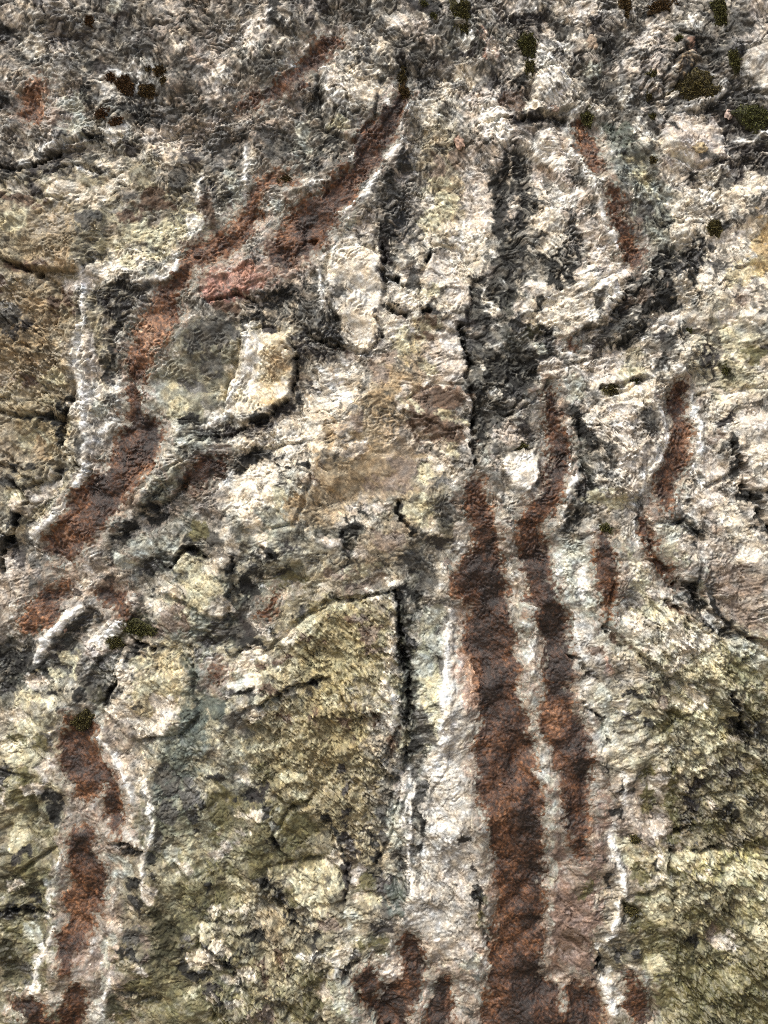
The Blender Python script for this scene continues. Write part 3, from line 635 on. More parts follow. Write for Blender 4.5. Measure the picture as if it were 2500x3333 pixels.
BLOBS = {   # growth and mineral patches, recess shade painted as dark blobs, read in 850-pixel windows: code: x,y,rx,ry[,turn]
(0,0): """k:60,60,40,60;30,200,40,60;180,960,60,50;560,870,120,14;860,700,90,50;1020,740,40,30;1300,1170,60,50;620,1070,40,22;20,640,50,30;540,600,40,60;560,390,60,30;1500,900,60,70;100,1060,110,15
p:370,180,50,90;270,30,40,40;650,420,30,30;760,120,30,40;480,230,60,40;1540,640,60,50;200,1180,40,25;840,930,40,30;1200,980,60,40,40;280,1060,60,20
g:1150,400,60,60;1250,480,60,50;1200,600,40,40;1380,900,100,80;1130,1140,60,40;1000,560,60,40;840,1240,60,30;560,1400,60,60;430,420,80,40;900,300,60,40;1100,700,60,40;1350,700,40,40
b:1330,1350,50,120,-20;980,1300,120,35;120,1280,120,35;950,1230,70,40;820,1380,40,25
c:230,310,90,50;420,1200,100,60;620,1250,60,60;700,1010,80,30;1150,250,60,50;1020,930,60,40;760,1150,60,40;80,1190,60,40
w:520,1070,60,20;1240,1460,60,60;1440,480,60,50;740,830,60,50;130,990,70,40;300,910,80,20
n:1600,280,50,60;80,100,50,60;1000,830,80,40;1350,600,60,50
e:1480,1250,40,120;1460,1420,60,60;740,40,60,40;450,640,80,60;470,770,100,50
y:900,1480,120,60;750,1560,60,30;100,1420,80,60;1050,1420,60,40""",
(800,0): """k:180,110,40,70;440,600,35,90;450,480,20,60;1060,480,60,80;1150,530,50,30;830,680,18,60;560,900,60,60;420,1050,80,60;610,1020,40,60;980,1300,50,70;1000,1440,50,50;880,1480,60,40;900,1110,40,40;990,980,25,50;1080,660,40,12;1640,1040,30,60;1580,1200,40,120;1620,1400,40,120;1170,1610,50,20;320,740,40,15;1180,70,40,50
p:500,60,30,40;420,180,40,40;1080,70,60,40;1000,380,50,50;1200,400,60,50;1400,330,50,40;1570,500,30,60;1640,600,30,60;880,1590,30,60;350,40,40,30
g:130,440,60,60;190,500,40,40;740,100,60,40;850,180,50,40;1250,180,60,60;1100,340,50,50;870,480,40,60;200,950,80,80;150,860,60,40;940,1200,50,50;1250,480,60,50;690,380,50,25;330,620,60,40;650,60,60,30
t:1350,1000,60,40;1230,1040,50,60;1000,640,30,30
n:110,180,60,50;60,250,50,60;960,160,60,30;1560,300,50,60;1450,1050,80,80;1480,1300,80,120;750,1460,60,60;560,520,40,60
w:170,240,20,60;470,230,60,30;270,420,15,40;1370,270,60,40;540,650,50,50;1560,720,80,80;1600,860,60,60;1170,1270,50,50;1400,1520,80,60;620,1560,80,80;780,440,60,30
c:840,290,60,40;720,540,100,100;1400,480,60,60;1280,600,60,80;1150,720,80,60;80,1600,40,40
y:600,780,60,40;1240,1140,60,40;1290,1280,60,80;1180,1380,60,60
e:640,1400,50,50;180,1300,60,50;330,1100,20,40;360,860,40,80""",
(1650,0): """k:640,280,50,40;660,370,30,40;900,90,30,40;1150,260,80,60;1310,360,60,60;1450,350,40,80;1500,620,60,40;1330,640,80,60;1010,800,30,40;310,780,60,20;60,1040,40,60;60,1200,60,60;150,1300,60,60;60,1480,60,120;170,1580,80,60;410,1440,60,100;440,1560,60,50;430,1000,22,60;740,980,20,20;1000,1400,60,60;1180,1130,30,18;1270,1560,60,50;1400,1430,30,30;70,540,40,40
p:180,120,80,60;540,140,60,60;650,170,50,50;1420,800,50,120;1480,980,60,80;1600,960,80,60;180,760,100,30;830,1450,60,60;760,1300,30,60;1200,1640,40,40;1380,1080,40,40
g:350,190,50,40;720,250,30,60;1270,130,50,50;1480,150,60,80;880,340,50,40;750,560,60,50;820,640,60,50;660,560,80,60;520,560,40,40;800,720,60,60;330,300,40,40;470,1130,50,60;870,1330,50,60;1370,1140,60,40;520,1370,30,60;900,470,40,40;600,400,50,40;1060,620,40,40;1250,1000,40,20
b:40,650,60,50;40,600,40,30
d:740,880,60,70;640,820,50,50
n:60,40,40,40;480,60,100,60;270,180,25,60;240,680,60,40;930,180,60,60;870,260,60,60;780,430,60,50;1580,60,50,50;970,700,20,60;1200,830,80,60;1340,900,40,60;300,860,80,80;560,1560,60,80;500,1450,30,30;1440,1500,60,50
w:220,30,60,30;370,270,70,40;250,340,50,40;300,520,80,100;420,640,20,50;760,600,20,60;1200,150,30,60;1610,520,40,40;1030,590,40,30;880,840,40,50;1130,1060,60,40;1280,1110,80,40;250,980,70,80;340,1080,50,60;350,1250,80,60;650,1500,20,60;1250,1230,60,50;700,1640,30,40
c:900,900,50,40;1030,950,60,60;1000,1120,60,40;280,1440,80,80;260,1540,60,50;1110,1330,80,80;1130,1500,70,90;1430,1300,80,60;1560,1150,70,60;1560,1440,60,60
v:1570,420,70,90
e:930,1200,60,40;560,440,60,40
y:850,1120,110,30,50""",
(0,800): """k:520,350,18,60;470,1010,40,40;250,1090,60,14;380,1120,22,60;800,300,80,60;770,470,40,60;730,660,30,30;740,720,20,50;710,800,40,40;960,1100,30,18;880,200,50,14;1560,560,18,60;1620,450,60,28;1220,1110,40,28;1360,1240,80,25;1300,1340,80,40;1460,1380,80,50;1160,1520,30,40;400,1250,18,20;520,1280,18,50;100,1390,80,14;380,1440,18,40;140,1560,50,50
p:140,540,50,25,-20;660,330,60,50;1490,1180,80,20,-20
b:130,140,100,22;30,260,40,60;360,390,36,60,-25;450,330,26,60,-25;250,870,60,18;830,880,20,80;1450,400,60,40;1330,1520,100,50,-30;60,850,60,20
g:80,450,80,80;730,980,60,50;1230,600,60,60;1400,560,120,80;1350,750,80,60;1200,390,40,20;60,1500,40,40;1250,880,60,40
n:480,240,30,30;560,620,40,80;600,800,50,80;640,1420,60,60;300,1570,60,50;560,200,40,60
w:720,150,100,45;1100,160,25,50;560,950,40,60;500,1050,60,30;520,860,25,60;740,880,20,40;770,950,25,40;870,910,20,20;1390,1080,100,25,-15;1500,1590,60,40
y:830,90,80,45;920,60,60,30;1130,1030,50,40;1100,890,30,40;90,1600,60,50;350,850,80,40;250,1250,80,60
e:1000,190,50,40;620,1050,60,50;1030,770,50,50;970,900,50,60;1000,1020,60,50;1280,1280,50,40;1030,1490,100,22,-35
c:1500,830,40,60;1560,700,30,60;1600,900,60,60;1560,1270,100,40;1540,1500,100,60;1620,1430,60,50;330,1500,60,25,-25
s:250,1290,60,50;150,700,60,40;230,400,60,50;420,100,60,40""",
(800,800): """k:60,30,40,40;70,100,30,20;930,220,40,14;1190,50,50,14;820,270,15,15;980,420,50,18,30;1160,415,30,14;240,300,80,26;280,340,40,30;400,560,60,60;520,560,60,50;600,600,30,40;350,860,16,22;330,970,18,30;60,1100,60,28,-25;50,1350,60,28;160,1330,40,18;290,1400,50,18;1500,250,60,80;1560,350,80,100;1480,450,60,60;1500,620,80,80;1560,760,80,80;1600,900,60,60;1500,1100,40,100;1460,1000,26,120;1400,620,26,50;1350,1620,80,30
p:870,60,18,90;360,640,50,80;500,700,80,50;150,540,40,40;840,520,14,50;420,920,50,50;250,1040,60,26,-30;1400,480,40,30
g:480,70,30,60;600,300,40,40;400,430,60,60;1560,1120,50,50;1600,1300,40,40;1300,1490,80,25;1060,200,50,60
t:900,720,60,50;850,800,60,50;1000,470,30,30;700,1110,50,50;1000,1400,80,60;900,1520,100,40
b:640,680,60,18;1170,480,40,28;1130,560,50,28;1100,1100,60,40;1200,1130,120,38,15;1280,960,120,55;1180,1200,80,28;1340,1240,60,28;430,1480,30,18
c:620,150,90,100;700,420,60,80;920,500,60,60;740,600,60,60;480,1000,80,50;300,1130,100,50;300,1220,100,40;100,1450,100,60;560,1260,120,40;1220,1380,50,40;260,700,20,60;230,920,80,40
w:1560,430,25,15;1600,60,22,22;1530,300,20,30;1590,640,34,20;1560,960,25,20;1500,780,16,32;1640,240,20,30;1610,520,26,16;780,300,80,100;1000,560,60,40;640,800,80,50;500,830,60,40;620,960,80,50;60,780,15,120,12
n:1250,150,100,100;1350,300,80,80;1300,600,60,80;1340,780,60,60;740,710,60,18;700,1300,80,50;1000,980,40,60;1420,1010,20,50;1410,1250,25,80
y:1200,280,60,40;1150,780,50,50;1000,620,40,60;180,1600,100,40;1080,1000,60,28,20;1230,1070,120,18,15;1300,1300,60,50;1130,1450,30,40;1110,1620,80,30
e:1530,1320,30,60
s:520,1180,30,60;860,980,50,60;1100,1340,30,26;480,1400,20,50;560,1540,80,40;300,1640,60,30;200,760,60,60""",
(1650,800): """k:60,60,80,50;60,180,60,60;30,300,30,60;330,100,50,100;290,220,60,60;400,180,30,60;940,120,120,80;1060,180,60,60;830,190,60,40;780,290,50,60;980,330,80,60;900,400,60,40;800,560,60,18,-30;1080,560,50,50;1260,100,40,40;1180,80,40,40;560,400,22,50;190,370,30,40;50,500,40,60;270,580,60,40;60,700,60,60;120,760,80,60;50,840,80,60;200,870,60,25,-30;60,930,60,40;400,1040,50,40;460,1150,50,40;500,1220,80,40,45;440,1400,50,100;470,1540,40,50;1420,1250,26,26;1480,1420,26,60;1560,1590,60,26
p:740,400,50,40;960,590,20,30;560,640,60,25;100,1150,60,35,40;1310,690,60,50;1460,300,40,20;1640,640,30,30;1390,1110,40,40
g:1020,650,50,40;600,320,40,50;240,700,50,40;640,1340,90,25,50;600,1440,60,25,50;900,1110,50,80;1320,150,40,60;1000,760,60,28;700,520,100,30,-30
b:270,1010,28,60
m:150,570,60,38;1400,790,22,40
t:1500,340,40,60;1330,1220,40,40;850,330,80,30,-40
o:1560,700,50,60;680,930,60,25
n:600,100,80,80;640,220,80,60;150,280,60,40;60,400,40,40;640,430,40,40;280,780,80,60;600,780,100,60;680,700,60,60;960,480,80,50;1400,450,60,50;700,1060,60,60;620,1180,60,35,40;740,1130,60,40;1560,1100,80,60;1300,1400,80,80;760,1350,80,60
w:500,200,60,60;680,60,30,50;560,270,60,28;640,330,40,40;470,420,80,60;400,600,70,25;120,1400,70,90;1000,1250,40,40;1000,1330,30,60;1190,1150,28,80;1190,1290,22,40;880,1470,20,60;1230,1500,28,40;1060,770,60,16
c:330,400,120,40;260,480,100,28;230,30,40,28;1130,300,80,100;1200,450,60,60;1250,200,60,80;1560,450,60,50;780,950,120,55;880,1000,80,40;1300,920,120,28;1500,960,120,50;1350,1050,60,60;1580,1300,60,80
y:1400,560,40,40;600,1600,120,28;800,820,60,40
e:1100,1520,40,40;430,930,60,60;230,650,40,30""",
(0,1600): """k:100,180,40,28;40,340,40,50;20,480,18,60;800,210,60,40;1000,180,50,40;780,300,60,40;950,110,80,18,-20;720,420,28,28;960,480,60,40;920,540,50,50;690,560,28,14;980,610,40,22;870,700,40,40;860,790,40,28;620,800,28,28;1190,300,28,28;1200,360,60,14;1260,400,18,40;1480,470,11,50;1450,720,11,60;1500,640,50,40;1560,600,40,60;1400,900,80,60;1300,960,40,28;1520,1020,50,11;1440,1280,28,60;450,850,60,40;380,900,60,50;520,820,40,40;60,1100,80,80;160,1050,60,40;250,1120,60,40;60,1240,60,28;260,1280,60,11;540,1110,14,18;640,1080,14,28;500,1290,28,40;720,1220,14,50;400,1390,28,22;880,1000,60,18
p:560,750,50,60;480,650,40,28;1360,1060,50,40;1280,1240,40,28;360,1000,40,40;100,430,40,40
g:300,440,100,50;230,600,60,50;240,220,40,28;180,330,40,60;1370,300,60,60;1560,760,80,60;1500,900,80,60;1250,1020,28,60;1500,1450,60,60;580,1200,40,60;340,1510,28,60;310,1580,28,50
b:320,390,50,40;380,460,50,30;1160,850,22,60;1380,1140,50,60
t:1060,850,80,50;1100,760,60,40;1000,880,60,40
d:1360,1350,60,60;1250,1420,60,80;1200,1550,60,60
o:1250,240,60,60;100,1560,60,28;250,1600,40,40
m:640,1310,40,28;530,1440,70,60;750,930,60,40;850,870,90,35
n:100,60,50,60;60,480,40,80;30,650,28,60;560,460,60,40;240,1200,80,28;1040,1400,80,100
y:100,20,40,40;1200,480,80,60;1300,600,100,60;440,1070,60,50;380,1160,80,28;160,1340,100,50;200,1480,80,28;900,1080,60,50;1000,1200,60,60;880,1250,60,60
w:450,60,40,40;340,170,28,40;240,270,28,18;500,740,40,22;420,790,40,40;350,880,40,40;250,1010,40,28;620,960,40,50;820,730,18,40;780,830,28,18;620,1560,28,60
e:900,340,120,40,-20;1050,330,60,40;800,440,60,40;620,1420,28,50;1530,1200,40,60
c:1520,60,100,60;1600,180,60,60;1480,340,60,50;1400,260,40,28;1360,480,60,40;1400,740,50,50;1100,640,60,40;960,740,40,28;80,1420,60,50;800,1160,60,80;780,1400,80,80;950,1500,80,50;1560,1100,60,60;1600,1050,60,40
v:690,880,60,40""",
(800,1600): """k:150,410,40,40;90,390,18,40;60,510,60,50;260,510,40,28;40,650,40,60;30,950,50,40;160,880,28,22;350,790,28,40;760,140,50,28;690,240,50,40;625,350,11,90;560,680,40,28;870,650,60,8;980,120,22,60;1060,240,40,18;1110,290,22,14;1290,160,40,40;1330,380,22,60;1060,520,28,28;1090,650,40,28;1000,680,40,60;970,760,11,80;1000,880,40,50;1060,960,40,40;1000,1060,40,50;1040,1160,50,50;1060,1350,22,60;1090,1600,40,40;1010,1420,18,40;1230,1070,28,28;60,1270,60,14;380,1215,90,10,-15
p:280,350,40,22;60,860,80,40;1240,330,60,40
g:1270,100,60,60;1100,450,80,50;1150,560,60,60;1240,900,22,28;1240,1110,18,40;1150,1520,60,80;1110,1430,40,60
o:330,550,60,40;200,600,60,40
t:580,520,60,18;700,620,100,28,-15;780,890,60,60;740,800,40,28;840,1010,60,14;340,880,40,40;900,300,80,60
b:600,790,28,11;730,930,9,40;450,940,28,11;200,1080,80,14,-10;140,1240,50,28;240,1400,14,50,-20;450,1450,14,50,-20;640,1500,14,40,-30;760,1400,14,40,-30;930,1540,28,60;820,1430,12,40,-30
c:60,40,100,50;30,160,60,50;110,280,18,60;1180,200,60,50;1050,80,28,40;950,580,50,28;720,680,60,11;940,740,22,40;920,960,28,60;920,1100,28,80;900,1280,40,60;60,1050,60,40;40,1180,40,60;230,920,60,28;60,1400,40,40
y:1100,110,80,80;780,480,60,22;600,720,80,18;1000,1580,40,60;1190,1250,60,80;1220,1480,28,100;200,1130,100,40;400,840,60,40;520,1330,60,28;100,1620,100,40
n:560,330,60,40;860,90,60,40;1400,250,60,50;700,380,60,40
v:900,1420,50,60;1320,1500,60,80;1350,1150,50,100;1400,350,60,40
w:850,630,80,7;960,1330,40,30;1300,1000,18,120;1280,1350,28,150
e:1200,800,60,60;1190,960,60,60;1130,1080,50,60""",
(1650,1600): """k:430,60,80,50;420,150,60,50;350,210,28,28;820,130,14,40;1080,190,50,28;1190,250,40,28;1180,330,28,14;950,480,40,60,-35;1020,560,40,40;1100,630,60,40;1180,600,28,60;1170,680,40,28;1230,740,28,40;1300,850,60,26,30;1380,830,40,13,30;1430,920,50,22,25;1320,700,28,24;1550,30,40,22;1610,160,28,40;1640,240,28,28;620,880,11,28;800,1290,40,13,30;890,1490,28,18;580,1430,50,16,45;540,1570,28,9;1420,1330,14,60,-15;1500,1480,40,40;1540,1560,60,50
p:1060,150,50,40;730,640,40,28;700,740,50,28;420,1070,40,18,25;540,1170,40,13,40;740,1420,45,36
g:1150,30,22,50;1300,620,60,40;1190,500,50,18;460,520,11,60;1600,1500,50,40
b:1050,730,50,13,30;670,950,22,28;740,990,50,11;560,1000,40,22;1600,960,60,9,20
t:1340,230,50,18;1450,500,60,40;1400,620,60,40;1540,620,80,50;1560,830,60,60;1480,780,50,50;960,1310,40,13,30
m:620,230,50,28
o:1080,1440,60,40;1000,1480,40,40;1400,1100,18,60;1560,1380,60,50
y:660,60,100,40;760,370,60,22;840,600,60,38,40;900,760,80,38;1250,1060,80,60;1150,1130,60,40;1350,1420,80,45,40;1250,1580,80,40
c:740,260,50,40;750,490,50,50;800,830,60,40;950,980,80,40;1150,960,100,60;1050,880,60,40;1080,1050,60,40;1400,150,100,60;1550,350,80,80;1500,420,60,50;1000,1150,18,60,-45;1200,1300,100,45,35;1440,1590,28,40
n:960,620,60,40;1300,330,60,40;1250,60,60,50;1350,40,60,40
w:1290,800,60,18,35;490,580,14,80;520,1220,40,40;700,1350,40,40
e:1220,600,18,40;1260,510,18,18;1460,960,60,40;360,500,50,120;540,560,40,120;130,830,40,100;130,1050,40,60;180,1500,22,60;600,1300,60,60;640,1500,50,40;1580,1080,60,50;1000,250,60,40
v:480,900,60,80""",
(0,2483): """k:30,60,50,40;330,210,50,40;360,290,40,40;340,360,40,30;230,850,50,50;160,930,100,18;300,960,40,28;60,970,60,28;170,1440,28,50;270,1150,14,40;180,540,22,11;800,510,80,10;880,540,40,13;970,620,28,40;980,700,40,18;850,770,40,28;880,870,40,50;1260,330,28,80;1380,100,40,14;1590,190,28,28;1330,780,18,28;850,1200,60,40;1180,1280,40,40;1280,1320,60,40;1380,1180,60,13,40;1480,1300,50,10,45;1430,1470,28,18;860,1450,60,18
p:110,600,40,25,35;1620,230,40,40;1180,1150,50,60;1330,1400,60,28
g:940,300,18,100;1100,150,60,60;1080,300,60,60;1200,200,50,80;1010,480,28,60;1050,80,60,50;860,1100,60,60;150,1330,60,40
o:150,60,60,50;150,200,60,60;1400,200,60,60;1500,250,50,50;1400,330,60,50;1380,480,50,40;1380,680,60,40;1500,720,60,40;1400,880,50,50;80,1100,40,40;900,1400,100,50;780,1620,60,28;1400,1600,60,40;1500,1640,60,30;170,680,60,60
m:120,760,60,50;220,760,60,60;50,1200,60,60;60,1340,60,40;1020,950,60,40;1060,1060,80,60;1040,1180,100,40;700,1490,40,40;730,1560,60,40;960,1500,60,18
b:170,1510,80,12
y:130,400,60,60;120,500,50,60;1230,560,80,60;1340,160,28,28;1500,790,50,28;1320,1030,60,50;1230,1430,40,40;1100,720,60,50
n:20,180,18,50;90,800,28,40;330,30,40,60;250,180,50,40;230,1350,28,40;860,200,40,40;850,320,50,60;850,450,60,28;950,800,50,60;1520,430,50,28;1440,540,60,22,-20;900,1310,40,18;720,1030,50,40;300,1480,60,40
v:390,540,22,60;1600,340,60,28
e:340,780,28,60;200,1090,60,50;970,400,9,60;760,600,50,40;800,680,60,50;700,800,40,60;1100,560,50,50;690,1400,22,40;640,1530,22,60;700,1180,28,80
w:330,860,18,50;330,960,28,28;250,1250,18,60;230,1450,28,40;840,130,28,28;950,230,9,60;920,620,14,60;920,700,22,22;600,1600,40,50
c:1180,650,40,30;1560,60,40,60;1420,930,80,10;1400,1130,80,22,45;1270,1200,60,50;1400,1260,100,28,45;1560,1300,60,40;1330,1460,40,28;1520,1490,40,28;1450,1580,40,28
t:930,1130,28,60""",
(800,2483): """k:60,220,60,28;130,320,14,40;190,500,14,50,-30;240,590,14,40;130,770,50,16,40;220,860,60,26,55;290,960,50,22,60;380,690,28,13;560,430,14,50,-35;620,560,11,60;830,600,28,80,10;820,690,28,40;960,80,40,28;1060,300,40,50;1040,380,40,40;1120,380,13,40;1000,640,40,50;1030,740,28,40;1100,530,11,18;1350,740,28,14;1470,860,18,50;1530,1080,11,40;1380,460,28,13;460,1110,18,50;440,1200,14,14;700,1220,40,40;630,1330,18,40;60,1080,40,18;1500,1360,40,40;1420,1580,28,40;1340,1400,11,40;950,1400,14,50;1090,170,45,55
p:100,170,50,60;170,420,26,40;620,150,13,60;640,400,18,60;660,520,28,60;640,700,22,80;880,790,40,60;1440,640,18,28;900,1060,80,28
g:880,300,18,80;880,450,18,80;1060,40,50,40;1040,500,28,60;950,580,28,40;890,920,18,60
d:940,830,60,60;960,920,40,50
o:110,60,60,50;270,240,80,28;330,420,100,80;300,540,60,40;100,620,80,60;260,640,100,22;310,840,28,60;760,770,50,50;440,1350,60,50;420,1480,60,60;330,1560,60,50;830,1130,80,28;1500,960,18,50
m:850,1200,60,28
b:240,1250,40,11,50;110,1320,11,50
t:500,1010,50,40;110,1560,60,40;1120,1500,60,80
y:60,60,60,50;310,80,80,50;340,190,60,22;500,690,80,40;400,720,60,40;560,760,40,60;340,780,40,40;450,850,80,40;800,880,28,28;680,1400,18,80
c:50,330,40,28;560,600,40,60;600,1190,50,40
e:180,350,18,28;180,430,18,50;970,330,40,100;950,450,50,80;690,960,40,40;620,1420,60,100;1440,1260,60,50
n:960,180,40,50;1000,120,28,50;1300,700,80,60;1360,800,28,60;700,740,40,60;740,680,28,40;500,1450,28,60;840,1470,60,50;950,1200,40,50;980,1320,40,60;1330,1560,18,60;1400,1150,80,60
w:1050,440,50,10;1240,80,60,80;1300,180,60,60;1250,400,80,60;1160,600,60,60;1200,1120,40,28;1060,800,11,60;500,1200,80,10;600,1250,14,40;870,1350,50,60;1350,1480,14,80;1540,1200,18,80
v:1220,250,80,80;1250,560,80,60;1200,800,80,60;1250,1000,100,60;540,1330,40,40""",
(1650,2483): """k:620,30,40,40;680,170,80,10;660,320,80,10;1150,370,60,50;1120,430,60,18;1420,330,80,50;1540,220,40,18;1340,530,80,16;830,470,28,22;1040,560,11,60;940,640,18,11;730,1000,14,40;760,1090,28,13;1190,1120,50,40;720,1230,50,28;830,1230,18,18;760,1350,60,40;900,1370,60,13;590,1290,13,50;600,600,60,10,20;640,660,11,50
p:1180,150,60,28;1180,250,40,28;1440,60,80,40;1280,900,60,18,30;940,1560,40,50
o:900,60,50,40;900,180,40,60;900,300,40,40;1050,180,40,120;1060,400,28,80;1300,400,100,40;1600,80,60,50;1560,500,80,28;1060,700,28,60;840,720,60,40;850,850,60,40;880,1040,80,40;950,1100,100,40;1180,950,60,60;1000,1180,60,28;1100,1220,60,50;1000,1500,80,80;1150,1400,100,60;1300,1450,100,80;1450,1500,120,80;1580,1330,80,80;1600,1560,80,80;1200,1560,60,60;500,800,60,50
m:800,940,50,50
b:830,1330,60,28;430,1120,60,40;370,1200,40,40;480,1110,28,28;560,130,60,20
t:1300,1080,28,40;380,1350,60,50;420,500,80,60;400,350,80,80;420,750,60,60
e:255,100,28,100;268,300,24,100;270,500,24,100;278,720,22,100;270,950,20,80;900,1450,22,80
n:560,100,40,60;760,270,50,60;960,120,50,60;830,360,60,40;960,400,50,50;1300,270,40,18;1380,1140,50,40;780,1560,60,40
w:740,130,9,80;660,480,22,50;690,600,18,28;730,750,28,50;660,1440,40,60;700,1560,40,60;620,1160,28,24
y:760,500,50,28;760,600,50,50;1000,620,40,60;1150,600,80,40;1320,590,60,40;1480,700,80,60;1600,650,60,60;1560,800,80,50;1640,880,40,60;1100,830,60,60;920,940,50,50;970,860,50,28;1060,780,28,40;1500,130,40,18;1430,220,60,28;1200,60,60,28;1330,850,28,40;960,1270,60,60;800,1390,28,40;1600,1060,40,80
c:960,600,22,60;1200,680,40,28;690,1110,18,28;770,1310,28,24""",
}
CODE = dict(k=(23,24,21), p=(44,41,40), g=(74,73,69), t=(126,112,101), b=(82,64,50), o=(90,86,54), w=(222,219,212), c=(214,205,190),
            n=(202,193,184), e=(170,174,165), y=(186,181,152), s=(158,137,106), m=(48,47,27), d=(76,84,77), v=(182,179,174))

FOLDS = [  # rounded ribs of rock: path with half width, height
 ([(2200,890,36),(2080,990,44),(1960,1080,44),(1850,1130,34),(1740,1165,24)],.040),
 ([(1890,350,14),(1862,420,16),(1865,510,14),(1925,620,16),(1960,720,16),(2020,830,18)],.018),
 ([(860,1425,18),(700,1450,26),(560,1500,24),(470,1590,22),(400,1700,20)],.022),
 ([(285,890,22),(264,1060,26),(248,1200,26),(272,1400,26),(235,1620,26),(120,1750,20)],.022),
 ([(1335,350,14),(1305,480,18),(1212,640,20),(1120,715,20),(1060,790,16)],.018),
 ([(1280,310,14),(1145,510,18),(1045,605,18),(970,610,14)],.018),
 ([(1462,2000,14),(1450,2250,18),(1436,2450,20),(1350,2620,20),(1335,2900,16)],.020),
 ([(1862,1380,14),(1866,1560,16),(1835,1700,14)],.016),
 ([(2148,1330,12),(2166,1440,15),(2088,1570,14)],.014), ([(2262,1295,12),(2276,1480,13),(2285,1590,8)],.014),
 ([(1040,850,16),(1052,960,20),(1050,1060,20),(1110,1115,16)],.018),
 ([(700,540,14),(640,600,16),(650,660,14)],.014), ([(590,880,16),(440,915,22),(330,880,22),(250,860,14)],.020),
 ([(2010,2760,10),(2036,2900,11),(1990,3040,9)],.012),
 ([(437,1950,14),(360,2060,22),(300,2130,20),(240,2260,14)],.018), ([(275,1975,12),(150,2090,22),(90,2180,14)],.018),
 ([(815,1060,12),(818,1160,14),(750,1310,14)],.012), ([(1640,1300,20),(1720,1240,26),(1800,1200,22)],.018),
 ([(2170,2180,14),(2060,2080,14),(1960,2000,12)],.014), ([(2300,1960,16),(2420,2070,20),(2520,2120,14)],.022),
 ([(2240,1700,16),(2290,1800,20),(2270,1880,18)],.018), ([(2360,290,12),(2290,335,14),(2185,378,12)],.018),
 ([(2300,560,30),(2420,480,26),(2500,430,20)],.016), ([(1560,100,26),(1590,220,26),(1560,330,22)],.016),
 ([(1700,60,26),(1790,130,24),(1800,200,18)],.016), ([(2010,60,22),(2080,180,24),(2040,320,16)],.016),
 ([(880,40,18),(950,90,20),(920,200,18)],.014), ([(150,470,20),(300,430,22),(420,470,18)],.018), ([(560,520,18),(660,500,20),(720,420,16)],.016),
 ([(1340,2520,16),(1310,2680,18),(1330,2800,14)],.016), ([(500,2580,12),(495,2730,12),(460,2840,10)],.010), ([(430,2100,16),(500,2110,18)],.014),
]
